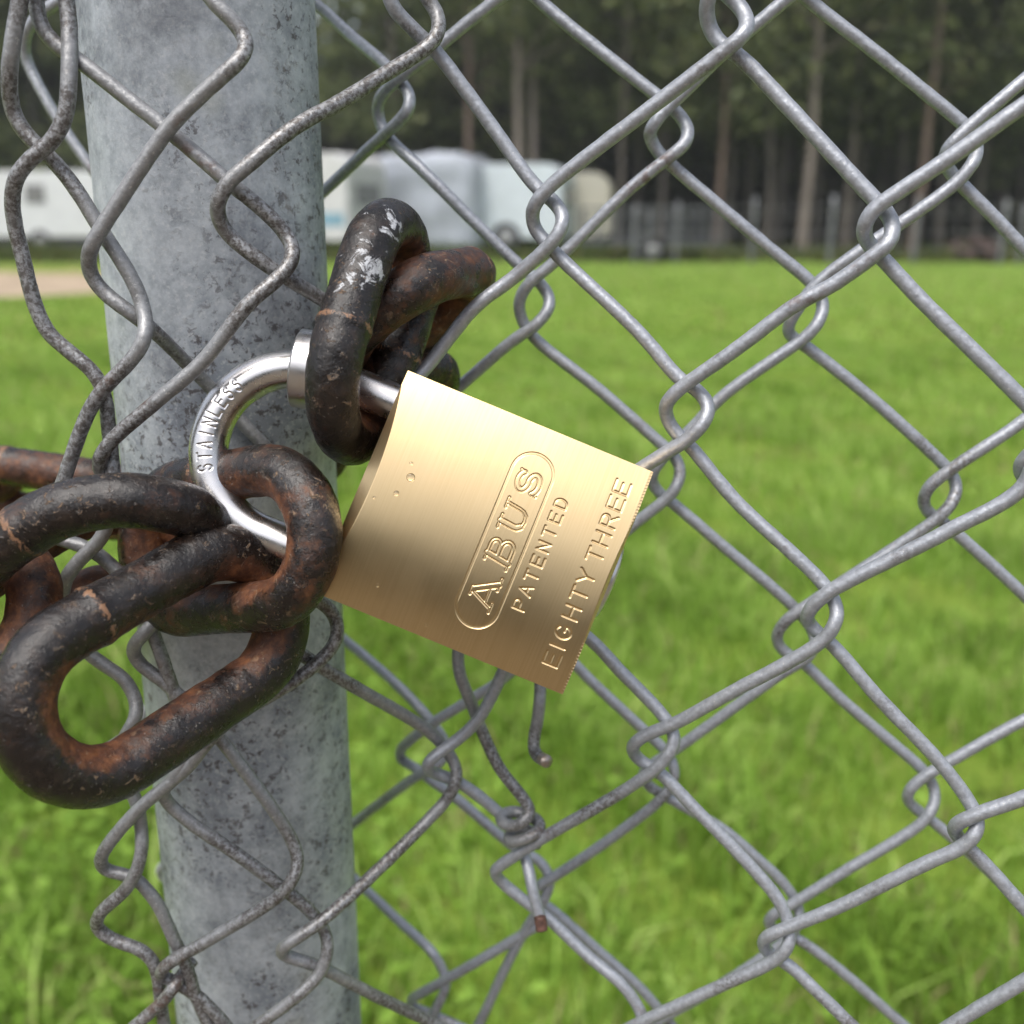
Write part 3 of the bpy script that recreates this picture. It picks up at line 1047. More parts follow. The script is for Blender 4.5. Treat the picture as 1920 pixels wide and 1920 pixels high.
A_WIRES = [
    # pixel traces (x, y) of the near mesh, top to bottom
    [(722, -40), (728, -10), (740, 20), (760, 40), (785, 65), (813, 92), (910, 220), (1005, 350), (1040, 380), (1056, 405), (1050, 435), (1027, 463), (960, 523), (893, 573), (843, 633), (795, 695), (745, 745), (735, 775), (760, 800), (960, 1030), (990, 1075), (998, 1120), (975, 1190), (941, 1264), (919, 1312), (896, 1350), (862, 1384), (825, 1410), (804, 1428), (801, 1440), (815, 1450), (859, 1466), (930, 1519), (955, 1545), (975, 1572, .001), (986, 1612, 0), (994, 1642, -.003), (1001, 1680, -.005), (1012, 1717, -.006), (1016, 1742, -.007)],
    [(1345, -30), (1375, 0), (1395, 22), (1402, 45), (1394, 66), (1370, 86), (1180, 233), (1092, 300), (1025, 355), (1005, 380), (997, 403), (1003, 430), (1020, 450), (1040, 473), (1200, 625), (1275, 711), (1314, 737), (1330, 767), (1320, 792), (1294, 820), (1211, 872), (960, 1050), (935, 1075), (950, 1090), (1106, 1198), (1160, 1255), (1249, 1350), (1266, 1387), (1244, 1427), (1180, 1476), (1012, 1575), (950, 1615), (928, 1632), (937, 1650), (997, 1699), (1027, 1721), (1100, 1790), (1165, 1845), (1198, 1890), (1208, 1930), (1195, 1960)],
    [(1345, -40), (1328, -5), (1324, 25), (1334, 60), (1350, 82), (1378, 100), (1400, 118), (1500, 224), (1640, 375), (1666, 402), (1675, 430), (1668, 456), (1645, 474), (1565, 532), (1488, 574), (1380, 655), (1276, 728), (1254, 748), (1247, 769), (1256, 797), (1275, 820), (1294, 837), (1380, 940), (1485, 1037), (1549, 1101), (1569, 1139), (1567, 1169), (1547, 1197), (1507, 1225), (1387, 1290), (1312, 1331), (1275, 1352), (1200, 1384), (1187, 1397), (1186, 1409), (1198, 1424), (1237, 1449), (1294, 1507), (1410, 1627), (1462, 1691), (1482, 1744), (1478, 1774), (1457, 1797), (1350, 1849), (1200, 1918), (1120, 1960)],
    [(1990, 155), (1920, 197), (1797, 285), (1681, 362), (1640, 391), (1622, 416), (1620, 440), (1630, 459), (1658, 488), (1720, 555), (1904, 736), (1940, 775), (1953, 808), (1942, 845), (1920, 912), (1777, 996), (1612, 1079), (1556, 1109), (1526, 1133), (1513, 1154), (1515, 1166), (1530, 1184), (1556, 1204), (1650, 1312), (1762, 1429), (1815, 1500), (1834, 1537), (1830, 1562), (1812, 1583), (1725, 1624), (1575, 1699), (1485, 1736), (1440, 1755), (1430, 1768), (1440, 1786), (1477, 1808), (1537, 1864), (1590, 1916), (1650, 1975)],
    [(2080, 745), (1990, 805), (1935, 848), (1914, 872), (1916, 890), (1932, 908), (1990, 960), (2060, 1040), (2150, 1170), (2165, 1230), (2140, 1290), (2050, 1400), (1980, 1465), (1920, 1496), (1852, 1519), (1810, 1536), (1790, 1548), (1791, 1562), (1804, 1578), (1830, 1603), (1875, 1650), (1920, 1702), (1990, 1780)],
    [(2020, 1780), (1920, 1840), (1800, 1912), (1730, 1955)],
    # over the post, left of the padlock
    [(775, -35), (800, -5), (818, 22), (824, 48), (815, 75), (795, 93), (720, 140), (640, 190), (550, 240), (467, 308), (428, 342), (410, 373), (408, 405), (425, 437), (467, 473), (517, 508), (607, 563), (680, 612), (735, 655), (765, 690)],
    [(62, -35), (68, 5), (75, 45), (100, 80), (160, 122), (233, 180), (300, 232), (367, 288), (423, 337), (500, 400), (533, 435), (549, 463), (547, 490), (530, 514), (465, 570), (383, 675), (300, 747), (213, 822), (190, 852), (185, 870), (192, 890), (215, 905), (300, 960, .010), (360, 1020, .012), (380, 1070, .012), (355, 1115, .008), (305, 1152, .002), (265, 1193), (249, 1216), (260, 1243), (307, 1278), (350, 1318), (410, 1382), (444, 1425), (513, 1519), (547, 1574), (559, 1613), (551, 1645), (530, 1674), (478, 1711), (427, 1741), (363, 1779), (320, 1803), (302, 1820), (304, 1831), (328, 1841), (363, 1862), (406, 1903), (450, 1955)],
    [(375, -35), (397, 0), (420, 22), (440, 43), (458, 68), (462, 88), (450, 112), (423, 136), (367, 187), (317, 239), (267, 310), (200, 413), (173, 457), (165, 487), (172, 519), (200, 553), (250, 590), (290, 622, .004), (333, 664, .010), (400, 733, .0155), (493, 833, .017), (580, 920, .017), (622, 970, .014), (628, 1010, .012), (592, 1050, .012), (566, 1080), (566, 1102), (590, 1122), (622, 1146), (634, 1175), (628, 1205), (598, 1241), (534, 1288), (448, 1339), (395, 1385), (354, 1437), (310, 1475), (265, 1512), (225, 1555), (197, 1592), (188, 1614), (196, 1630), (220, 1637), (253, 1646), (275, 1668), (297, 1697), (319, 1745), (336, 1782), (352, 1817), (367, 1868), (389, 1916), (405, 1960)],
    [(45, -35), (37, 5), (29, 50), (21, 100), (17, 160), (23, 205), (42, 243), (70, 273), (97, 298), (133, 341), (167, 393), (193, 437), (217, 472), (247, 522), (266, 567), (273, 605), (272, 630), (260, 657), (233, 689), (187, 737), (157, 793), (133, 860), (110, 927), (90, 975), (98, 1005), (138, 1018), (180, 1036), (225, 1077), (268, 1140), (290, 1195), (303, 1230), (317, 1272), (332, 1317), (352, 1375), (352, 1415), (325, 1460), (304, 1485), (319, 1509), (362, 1546), (428, 1590), (500, 1642), (577, 1704), (607, 1742), (615, 1771), (602, 1822), (555, 1869), (487, 1920), (440, 1955)],
    [(122, -35), (126, 5), (130, 60), (130, 130), (125, 205), (112, 243), (90, 272), (55, 300), (34, 325), (24, 355), (24, 400), (33, 445), (45, 492), (63, 565), (88, 620), (120, 652), (160, 683), (185, 712), (198, 750), (203, 795), (209, 850), (212, 910), (204, 970), (190, 1010), (152, 1047), (125, 1082), (118, 1112), (124, 1160), (155, 1215), (200, 1250), (230, 1270), (249, 1298), (257, 1325), (252, 1350), (232, 1385), (222, 1420), (232, 1460), (255, 1500), (264, 1548), (266, 1587), (257, 1631), (231, 1673), (198, 1701), (182, 1722), (183, 1741), (203, 1758), (231, 1769), (266, 1782), (288, 1804), (296, 1832), (300, 1870), (307, 1920), (310, 1960)],
    [(470, 1160), (520, 1196), (555, 1220), (600, 1249), (700, 1308), (750, 1336), (810, 1376), (844, 1416), (857, 1444), (855, 1466), (840, 1496), (805, 1535), (712, 1628), (600, 1729), (545, 1766), (528, 1779), (532, 1790), (560, 1800), (594, 1811), (700, 1865), (810, 1918), (870, 1950)],
    [(362, 1800, .006), (340, 1828, .004), (328, 1848), (310, 1872), (275, 1905), (235, 1940)],
]
A_WEATH = {6, 7, 8, 9, 10, 11, 12}
for i, w in enumerate(A_WIRES):
    # ends that stop inside the picture are not carried on
    e0 = w[0][1] < 0
    e1 = w[-1][1] > 1920 or w[-1][0] > 1920
    wire_obj(FA, w, yA, M_wirew if i in A_WEATH else M_wire, 'weathered rusty brown wire' if i in A_WEATH else None, (e0, e1))

B_WIRES = [
    [(520, -55), (560, -18), (607, 20), (655, 65), (717, 117), (752, 155), (768, 180), (766, 205), (747, 228), (683, 287), (617, 350), (575, 390), (560, 415), (572, 445), (590, 490), (600, 530)],
    [(125, -10), (90, 15), (62, 40), (46, 75), (50, 112), (75, 165), (100, 210), (178, 325), (235, 400), (330, 500), (405, 565), (425, 600), (405, 640), (310, 745), (275, 790), (285, 820), (360, 890), (430, 955), (450, 1000), (430, 1045), (340, 1180), (300, 1250), (293, 1295), (277, 1325), (257, 1363), (215, 1395), (165, 1428), (130, 1450)],
    [(985, -45), (927, 3), (870, 48), (805, 102), (747, 147), (718, 176), (707, 203), (713, 233), (727, 257), (793, 320), (893, 420), (973, 497), (1007, 525), (1027, 550), (1031, 575), (1010, 605), (960, 640), (863, 724), (800, 778), (772, 808), (780, 840), (960, 1040), (1005, 1100), (1012, 1150), (990, 1220), (949, 1268), (877, 1315), (810, 1357), (765, 1391), (750, 1408), (752, 1424), (776, 1438), (805, 1460), (855, 1496), (967, 1590), (1012, 1615), (1032, 1650), (1018, 1690), (984, 1746), (950, 1810), (900, 1916), (875, 1960)],
    [(955, -55), (1010, 0), (1060, 43), (1127, 97), (1185, 143), (1230, 178), (1265, 206), (1286, 232), (1291, 252), (1280, 275), (1249, 299), (1180, 355), (1080, 453), (1030, 500), (990, 533), (973, 567), (980, 603), (1002, 634), (1125, 732), (1230, 824), (1262, 852), (1276, 882), (1268, 914), (1249, 936), (1200, 974), (1130, 1030), (1000, 1100), (985, 1125), (998, 1148), (1084, 1252), (1207, 1369), (1252, 1414), (1266, 1450), (1247, 1489), (1162, 1560), (1042, 1642), (1005, 1665), (998, 1680), (1031, 1702), (1125, 1785), (1200, 1852), (1237, 1894), (1270, 1935)],
    [(1520, -40), (1473, 0), (1404, 58), (1342, 112), (1296, 160), (1246, 208), (1221, 240), (1218, 255), (1228, 278), (1253, 304), (1334, 374), (1440, 463), (1523, 532), (1540, 557), (1543, 585), (1530, 612), (1508, 634), (1361, 738), (1300, 800), (1240, 862), (1224, 884), (1222, 902), (1236, 925), (1262, 944), (1350, 1019), (1492, 1142), (1522, 1180), (1530, 1205), (1515, 1232), (1470, 1260), (1312, 1373), (1271, 1402), (1225, 1432), (1205, 1450), (1215, 1472), (1260, 1500), (1357, 1556), (1410, 1601), (1470, 1657), (1496, 1699), (1499, 1724), (1485, 1750), (1440, 1788), (1330, 1860), (1250, 1905), (1200, 1940)],
    [(1480, -35), (1519, 2), (1640, 97), (1760, 194), (1812, 239), (1829, 265), (1832, 288), (1823, 308), (1797, 339), (1681, 424), (1619, 466), (1527, 536), (1494, 582), (1479, 607), (1480, 628), (1506, 646), (1623, 738), (1760, 862), (1787, 892), (1794, 921), (1781, 949), (1755, 974), (1575, 1094), (1519, 1131), (1477, 1161), (1458, 1186), (1459, 1208), (1477, 1227), (1504, 1242), (1575, 1309), (1660, 1382), (1732, 1446), (1751, 1476), (1753, 1502), (1740, 1530), (1717, 1552), (1575, 1639), (1492, 1691), (1449, 1716), (1440, 1731), (1455, 1745), (1496, 1761), (1575, 1819), (1684, 1914), (1740, 1965)],
    [(2010, 75), (1920, 150), (1804, 250), (1778, 277), (1771, 299), (1781, 322), (1799, 342), (1858, 401), (1920, 466), (2000, 545), (2045, 590), (2060, 620), (2050, 660), (1990, 725), (1912, 794), (1777, 884), (1742, 913), (1731, 936), (1738, 959), (1764, 976), (1840, 1042), (1920, 1116), (2000, 1200), (2040, 1250), (2045, 1280), (2020, 1305), (1920, 1350), (1800, 1417), (1725, 1462), (1704, 1483), (1702, 1500), (1719, 1518), (1744, 1536), (1792, 1577), (1850, 1630), (1940, 1715), (2000, 1780)],
    [(560, 1140), (600, 1165), (656, 1208), (750, 1290), (806, 1350), (832, 1387), (836, 1415), (815, 1438), (787, 1452), (664, 1543), (590, 1600)],
    [(620, 1605), (667, 1650), (750, 1729), (810, 1785), (832, 1822), (837, 1845), (823, 1880), (800, 1920), (775, 1960)],
    [(1030, 1722), (1015, 1731), (982, 1751), (862, 1822), (790, 1862), (770, 1876), (776, 1888), (802, 1899), (855, 1922), (910, 1955)],
    [(460, 1440), (465, 1480), (440, 1520), (345, 1603), (312, 1618), (299, 1630), (303, 1643), (340, 1668), (440, 1755), (475, 1800), (460, 1840), (400, 1890), (380, 1940)],
]
for i, w in enumerate(B_WIRES):
    e0 = w[0][1] < 0 or w[0][0] > 1920
    e1 = w[-1][1] > 1920 or w[-1][0] > 1920
    wire_obj(FB, w, yB, M_wire, None, (e0, e1))


# twisted and cut wire ends of the near mesh
def free_wire(pts, label, mat):
    base = [(x, y, depth_on(x, y, yA) + o_) for x, y, o_ in pts]
    W = np.array([P(*b_) for b_ in base])
    path = smooth_line(catmull(W, 0.0006), 2)
    v, fl, _ = tube(path, WIRE_R, 14)
    o_ = link_obj('wire', mesh_np('wire', to_local(FA, v), fl), mat, FA)
    o_['label'] = label
    return o_


free_wire([(868, 1150, 0.004), (862, 1200, 0.003), (859, 1230, 0.002), (862, 1262, 0.001), (874, 1296, 0.001), (889, 1331, 0.002), (900, 1361, 0.002), (937, 1440, 0), (986, 1504, -0.0015), (993, 1522, -0.002), (982, 1540, -0.004), (958, 1549, -0.004), (941, 1541, -0.002), (942, 1528, 0.001), (965, 1522, 0.003), (995, 1530, 0.003), (1012, 1545, 0.001), (1008, 1560, -0.002), (985, 1572, -0.004), (962, 1578, -0.004), (954, 1570, -0.0015), (968, 1556, 0.002), (990, 1556, 0.003), (1008, 1570, 0.001), (1004, 1585, -0.002)],
          'wire end coiled in a tight spiral round its neighbour', M_wirew)
free_wire([(1013, 1250, 0.004), (1013, 1285, 0.002), (1012, 1312, 0), (1008, 1350, -0.001), (1002, 1380, -0.002), (1001, 1402, -0.003), (1008, 1417, -0.005), (1024, 1427, -0.008)],
          'cut wire end hanging below the padlock, hooked at its tip', M_wirew)

M_rust = plain("rusted_wire_tip", (0.10, 0.05, 0.036), 0.7, 0, 0.6, 900)
tip = np.array([P(x_, y_, depth_on(x_, y_, yA) + o_) for x_, y_, o_ in [(1012.5, 1719, -.0061), (1014, 1730, -.0065), (1016, 1744, -.007)]])
v, fl, _ = tube(catmull(tip, 0.0004), WIRE_R * 1.015, 14)
o_ = link_obj('wire_tip', mesh_np('wire_tip', to_local(FA, v), fl), M_rust, FA)
o_['label'] = 'red rusted broken tip of the hanging wire end'
tip = np.array([P(x_, y_, depth_on(x_, y_, yA) + q_) for x_, y_, q_ in [(1017, 1423, -.0067), (1021, 1425.5, -.0074), (1025, 1427.6, -.0082)]])
v, fl, _ = tube(catmull(tip, 0.0003), WIRE_R * 1.05, 14)
o_ = link_obj('wire_tip', mesh_np('wire_tip', to_local(FA, v), fl), plain("bright_cut_wire", (0.42, 0.36, 0.31), 0.35, 0.8, 0.3, 1500), FA)
o_['label'] = 'bright freshly cut tip of the wire below the padlock'

# ================================================================== CHAIN
M_chain = make_chain_mat()
CH = empty('chain', (-0.06, 0.2, 1.08), 'heavy rusty black steel chain wrapped round the galvanised post', 'chain')
ROD = 0.0049


def link_path_rigid(E0, E1, N, W, n=220):
    E0, E1, N = P(*E0), P(*E1), P(*N)
    c = (E0 + E1) / 2
    a = E1 - E0
    Lh = np.linalg.norm(a) / 2
    a /= 2 * Lh
    b = N - c
    b -= a * np.dot(a, b)
    b /= np.linalg.norm(b)
    r = min(W / 2, Lh)
    s = Lh - r
    pts, ctr = [], []
    tot = 4 * s + 2 * np.pi * r
    for d in np.linspace(0, tot, n, endpoint=False):
        if d < 2 * s:
            x, y, cx = -s + d, r, -s + d
        elif d < 2 * s + np.pi * r:
            an = (d - 2 * s) / r
            x, y, cx = s + r * math.sin(an), r * math.cos(an), s
        elif d < 4 * s + np.pi * r:
            x, y = s - (d - 2 * s - np.pi * r), -r
            cx = x
        else:
            an = (d - 4 * s - np.pi * r) / r
            x, y, cx = -s - r * math.sin(an), -r * math.cos(an), -s
        pts.append(c + a * x + b * y)
        ctr.append(c + a * cx)
    u = np.array([abs(np.dot(p - c, a)) / Lh for p in pts])
    return np.array(pts), np.array(ctr), u


def make_link(path, ctr, endw, seed, rusty=0.0, paint=None, rod=ROD, label=None, weld=0.12):
    # slightly uneven rod, as on old welded chain
    n = len(path)
    k = np.arange(n) / n * 2 * np.pi
    rad = rod * (1 + 0.02 * np.sin(k * 2 + seed) + 0.015 * np.sin(k * 5 + seed * 2))
    # the weld bead: a short collar on one straight side
    wpos = weld * n
    dist = np.minimum(np.abs(np.arange(n) - wpos), n - np.abs(np.arange(n) - wpos))
    rad = rad * (1 + 0.055 * np.exp(-(dist / (0.008 * n)) ** 2))
    wa = np.exp(-(dist / (0.009 * n)) ** 2)
    v, fl, dirs = tube(path, rad, 44, closed=True)
    m = 44
    dv = dirs.reshape(-1, 3)
    inw = ctr - path
    inw /= np.linalg.norm(inw, axis=1)[:, None] + 1e-9
    inner = np.einsum('nmk,nk->nm', dirs, inw).clip(0, 1) * (0.35 + 0.65 * sm(endw, 0.45, 0.8))[:, None]
    so = Vector((seed * 3.1, seed, 0))
    disp = np.array([0.00016 * mnoise.noise(Vector(p) * 190 + so) + 0.00010 * mnoise.noise(Vector(p) * 600 + so) - 0.00022 * max(0, mnoise.noise(Vector(p) * 330 + so * 2) - 0.25) for p in v])
    v = v + dv * disp[:, None]
    pa = np.zeros(len(v))
    if paint is not None:
        for (px, py, t_, rr, amp) in paint:
            q = P(px, py, t_)
            dd = np.linalg.norm(v - q, axis=1)
            pa = np.maximum(pa, amp * np.clip(1.15 - dd / rr, 0, 1))
    me = mesh_np('link', to_local(CH, v), fl, True, {'inner': inner.ravel(), 'weld': np.repeat(wa, 44), 'paint': pa, 'rusty': np.full(len(v), rusty)})
    o_ = link_obj('link', me, M_chain, CH)
    if label:
        o_['label'] = label
    return o_


def rigid(E0, E1, N, W=0.027, **kw):
    p, c, u = link_path_rigid(E0, E1, N, W)
    return make_link(p, c, u, **kw)


def loop(pts, **kw):
    W = np.array([P(*q) for q in pts])
    path = catmull(W, 0.0006, closed=True)
    path = smooth_line(path, 6, True)
    # even spacing
    seg = np.linalg.norm(np.roll(path, -1, 0) - path, axis=1)
    s = np.concatenate([[0], np.cumsum(seg)])
    pp = np.vstack([path, path[:1]])
    q = np.linspace(0, s[-1], 220, endpoint=False)
    path = np.stack([np.interp(q, s, pp[:, i]) for i in range(3)], -1)
    ctr = np.broadcast_to(path.mean(0), path.shape)
    d = np.linalg.norm(path - ctr, axis=1)
    return make_link(path, ctr, d / d.max(), **kw)


# the link hanging over the padlock shackle, chipped white paint on it
rigid((754, 442, 0.211), (640, 815, 0.199), (640, 625, 0.190), seed=1, rusty=-0.06,
      paint=[(690, 490, 0.187, 0.0095, 1.0), (735, 430, 0.195, 0.0085, 0.85), (672, 505, 0.186, 0.006, 1.1)], label='black link with chipped white paint')
# link behind it, running off to the right
rigid((690, 600, 0.204), (844, 572, 0.236), (792, 534, 0.206), W=0.0255, seed=2, rusty=0.10)
# link hanging down behind, also with paint
rigid((800, 540, 0.238), (715, 810, 0.224), (752, 640, 0.216), seed=3, rusty=0.02,
      paint=[(722, 655, 0.219, 0.0085, 1.0)], label='rusty link with a patch of white paint')
rigid((715, 770, 0.240), (822, 715, 0.248), (775, 690, 0.236), W=0.024, seed=4, rusty=0.04)
# out of sight round the back of the post
rigid((640, 790, 0.270), (440, 850, 0.292), (545, 760, 0.284), seed=5, rusty=0.1)
rigid((465, 850, 0.292), (225, 905, 0.290), (350, 880, 0.278), seed=6, rusty=0.1)
# back run at the left
rigid((258, 950, 0.282), (-190, 884, 0.282), (40, 880, 0.272), W=0.0245, seed=7, rusty=0.12)
rigid((8, 900, 0.283), (-330, 915, 0.284), (-160, 925, 0.276), seed=8, rusty=0.22)
# link looped round the lower leg of the shackle
rigid((590, 998, 0.193), (268, 1034, 0.218), (430, 888, 0.2055), W=0.0255, seed=9, rusty=0.05)
# big link at the lower left, facing us
rigid((56, 1392, 0.174), (520, 1104, 0.208), (300, 1066, 0.190), W=0.0266, seed=10, rusty=-0.03, weld=0.035, rod=0.0053, label='largest link, rusted orange inside its bend')
# arched link at the left
loop([(-70, 1095, .190), (0, 1032, .187), (60, 984, .186), (117, 957, .186), (180, 942, .187), (240, 937, .188), (300, 946, .191), (350, 958, .195), (392, 990, .201), (410, 1008, .208),
      (398, 1012, .214), (350, 990, .218), (290, 968, .2205), (233, 958, .220), (150, 968, .217), (60, 1015, .211), (-20, 1075, .205), (-80, 1115, .198)], seed=11, rusty=-0.03)
# link at the left edge
loop([(-150, 1040, .198), (-60, 1018, .199), (10, 1035, .200), (52, 1070, .200), (66, 1115, .199), (54, 1180, .198), (14, 1235, .197), (-60, 1272, .196), (-160, 1276, .196), (-230, 1235, .197), (-250, 1150, .198), (-220, 1075, .198)], seed=12, rusty=0.17)
# rusty link end behind the big one
rigid((60, 1195, 0.224), (228, 1112, 0.236), (150, 1120, 0.222), W=0.022, seed=13, rusty=0.26)

# ================================================================== PADLOCK
def unit(v):
    return v / np.linalg.norm(v)


CAMR = np.array([1.0, 0, 0]); CAMU = np.array([0, SP, CP]); CAMF = np.array([0, CP, -SP])
LOCK_PX, LOCK_T = (909.5, 997.0), 0.194
LC = P(*LOCK_PX, LOCK_T)
ex = unit(CAMR * 0.9245 - CAMU * 0.3815)            # from the shackle to the keyway
ey = unit(CAMR * 0.3815 + CAMU * 0.9245)            # reading direction of the engraving
ez = -ray(*LOCK_PX); ez = unit(ez)
ez = unit(ez + CAMU * 0.015)
ex = unit(ex - ez * np.dot(ex, ez)); ey = np.cross(ez, ex)
PXMM = FPX / LOCK_T / 1000.0                         # photo pixels per millimetre on the face
LK = bpy.data.objects.new('padlock', None)
COL.objects.link(LK)
LK.empty_display_size = 0.02
LK.matrix_world = Matrix(((ex[0], ey[0], ez[0], LC[0]), (ex[1], ey[1], ez[1], LC[1]), (ex[2], ey[2], ez[2], LC[2]), (0, 0, 0, 1)))
LK['label'] = 'engraved brass padlock with a stainless steel shackle, locking the chain'
LK['category'] = 'padlock'

mm = 0.001
HL = 507 / PXMM / 2          # half length along x, mm
HW = 457 / PXMM / 2          # half width along y, mm
TH = 20.5
SAG = 2.6

# ---- stroke letters: lists of polylines in a unit box (x right, y up)
def arcp(cx, cy, rx, ry, a0, a1, n=14):
    return [(cx + rx * math.cos(math.radians(a)), cy + ry * math.sin(math.radians(a))) for a in np.linspace(a0, a1, n)]


S_CURVE = arcp(.5, .745, .40, .255, 20, 262, 16) + arcp(.5, .255, .42, .255, 82, -160, 16)
GLYPH = {
    'P': [[(0, 0), (0, 1), (.6, 1)] + arcp(.6, .73, .36, .27, 90, -90) + [(0, .46)]],
    'A': [[(0, 0), (.5, 1), (1, 0)], [(.2, .36), (.8, .36)]],
    'T': [[(0, 1), (1, 1)], [(.5, 1), (.5, 0)]],
    'E': [[(1, 1), (.05, 1), (.05, 0), (1, 0)], [(.05, .52), (.88, .52)]],
    'N': [[(.05, 0), (.05, 1), (.95, 0), (.95, 1)]],
    'D': [[(.05, 0), (.05, 1), (.45, 1)] + arcp(.45, .5, .5, .5, 90, -90) + [(.05, 0)]],
    'I': [[(.5, 0), (.5, 1)]],
    'G': [arcp(.5, .5, .48, .5, 45, 330, 24) + [(.95, .45), (.58, .45)]],
    'H': [[(.05, 0), (.05, 1)], [(.95, 0), (.95, 1)], [(.05, .52), (.95, .52)]],
    'Y': [[(0, 1), (.5, .48), (1, 1)], [(.5, .48), (.5, 0)]],
    'R': [[(.05, 0), (.05, 1), (.55, 1)] + arcp(.55, .74, .36, .26, 90, -90) + [(.05, .48)], [(.5, .48), (.98, 0)]],
    'L': [[(.05, 1), (.05, 0), (.95, 0)]],
    'S': [S_CURVE],
}


def segs_of(polys):
    out = []
    for p in polys:
        for a, b in zip(p[:-1], p[1:]):
            out.append((a[0], a[1], b[0], b[1]))
    return out


def place(ch, x0, y0, w, h):
    return [(x0 + a * w, y0 + b * h, x0 + c * w, y0 + d * h) for a, b, c, d in segs_of(GLYPH[ch])]


def dist_field(X, Y, segs, reach):
    """distance of grid points to a list of segments; X, Y 1-D axes; far away = inf"""
    D = np.full((len(X), len(Y)), 9.0)
    for (x0, y0, x1, y1) in segs:
        i0, i1 = np.searchsorted(X, [min(x0, x1) - reach, max(x0, x1) + reach])
        j0, j1 = np.searchsorted(Y, [min(y0, y1) - reach, max(y0, y1) + reach])
        if i0 >= i1 or j0 >= j1:
            continue
        gx_, gy_ = np.meshgrid(X[i0:i1], Y[j0:j1], indexing='ij')
        dx, dy = x1 - x0, y1 - y0
        L2 = dx * dx + dy * dy + 1e-12
        t = np.clip(((gx_ - x0) * dx + (gy_ - y0) * dy) / L2, 0, 1)
        d = np.hypot(gx_ - x0 - t * dx, gy_ - y0 - t * dy)
        D[i0:i1, j0:j1] = np.minimum(D[i0:i1, j0:j1], d)
    return D


def groove(D, half, edge, depth):
    return -depth * (1 - sm(D, half - edge, half + edge))


# grid axes: x (length) and y (width), mm
NX, NY = 560, 505
X = np.linspace(-HL, HL, NX)
Y = np.linspace(-HW, HW, NY)
# text frame: reading along +y, letter tops toward -x.  text(u, v) -> (x = ax - v, y = u)
def tx(segs_uv, ax):
    return [(ax - b, a, ax - d, c) for a, b, c, d in segs_uv]


Z = SAG * (1 - (Y[None, :] / HW) ** 2) - SAG + np.zeros((NX, 1))
# rounded-off shoulder at the shackle end: a flat cut that is widest in the middle
cut = (X[:, None] + HL) * 0.85 - 2.0
Z = np.minimum(Z, cut + 0 * Y[None, :])
cut2 = (HL - X[:, None]) * 1.3 - 1.0 + 0 * Y[None, :]
Z = np.minimum(Z, np.maximum(cut2, -9))
# knurled nicks along the keyway edge
nick = 0.07 * (0.5 + 0.5 * np.cos(Y[None, :] * 2 * np.pi / 0.62)) * sm(X[:, None], HL - 0.55, HL - 0.25)
Z -= nick
# big outlined serif word in the oval
big = []          # (segments, half stroke)
H_ = 4.75


def serifs(u0, u1, v, hs=0.16):
    return ([(u0, v, u1, v)], hs)


def bigletters():
    B0 = -H_ / 2
    out = []
    # A
    out.append(([(-12.6, B0 + .2, -10.6, B0 + H_ - .25)], 0.20))
    out.append(([(-10.3, B0 + H_ - .5, -8.0, B0 + .3)], 0.50))
    out.append(([(-12.0, B0 + 1.45, -8.6, B0 + 1.45)], 0.16))
    out.append(([(-11.4, B0 + H_ - .16, -9.9, B0 + H_ - .16)], 0.18))
    out.append(serifs(-13.4, -11.6, B0 + .16)); out.append(serifs(-9.1, -6.8, B0 + .16))
    # B
    out.append(([(-3.9, B0 + .3, -3.3, B0 + H_ - .3)], 0.52))
    out.append(([(a * 1.0, b, c, d) for a, b, c, d in segs_of([[(-3.3, B0 + H_ - .25), (-1.6, B0 + H_ - .25)] + arcp(-1.6, B0 + 3.6, 1.15, .9, 90, -90) + [(-3.3, B0 + 2.65)]])], 0.26))
    out.append(([(a, b, c, d) for a, b, c, d in segs_of([[(-3.4, B0 + 2.5), (-1.6, B0 + 2.5)] + arcp(-1.6, B0 + 1.38, 1.45, 1.13, 90, -90) + [(-3.6, B0 + .25)]])], 0.30))
    out.append(serifs(-5.1, -2.6, B0 + .16)); out.append(serifs(-4.5, -2.4, B0 + H_ - .16))
    # U
    out.append((segs_of([[(3.0, B0 + H_ - .3), (2.75, B0 + 1.9), (2.8, B0 + 1.3), (3.2, B0 + .75)]]), 0.50))
    out.append((segs_of([[(2.9, B0 + 1.0), (3.4, B0 + .5), (4.3, B0 + .3), (5.3, B0 + .45), (5.95, B0 + 1.1), (6.2, B0 + 1.9), (6.55, B0 + H_ - .25)]]), 0.24))
    out.append(serifs(1.7, 4.2, B0 + H_ - .16)); out.append(serifs(5.6, 7.5, B0 + H_ - .16))
    # S
    s_ = [(9.2 + a * 4.2, B0 + .35 + b * (H_ - .7)) for a, b in S_CURVE]
    out.append((segs_of([s_]), 0.42))
    out.append(([(12.95, B0 + 3.6, 13.2, B0 + H_ - .3)], 0.16)); out.append(([(9.35, B0 + .3, 9.5, B0 + 1.4)], 0.16))
    return out


AX = 3.95
SD = np.full((NX, NY), 9.0)
for sg, hs in bigletters():
    SD = np.minimum(SD, dist_field(X, Y, tx(sg, AX), 1.2) - hs)
Z += groove(np.abs(SD), 0.10, 0.07, 0.17)
Z += np.where(SD < 0, -0.03, 0)
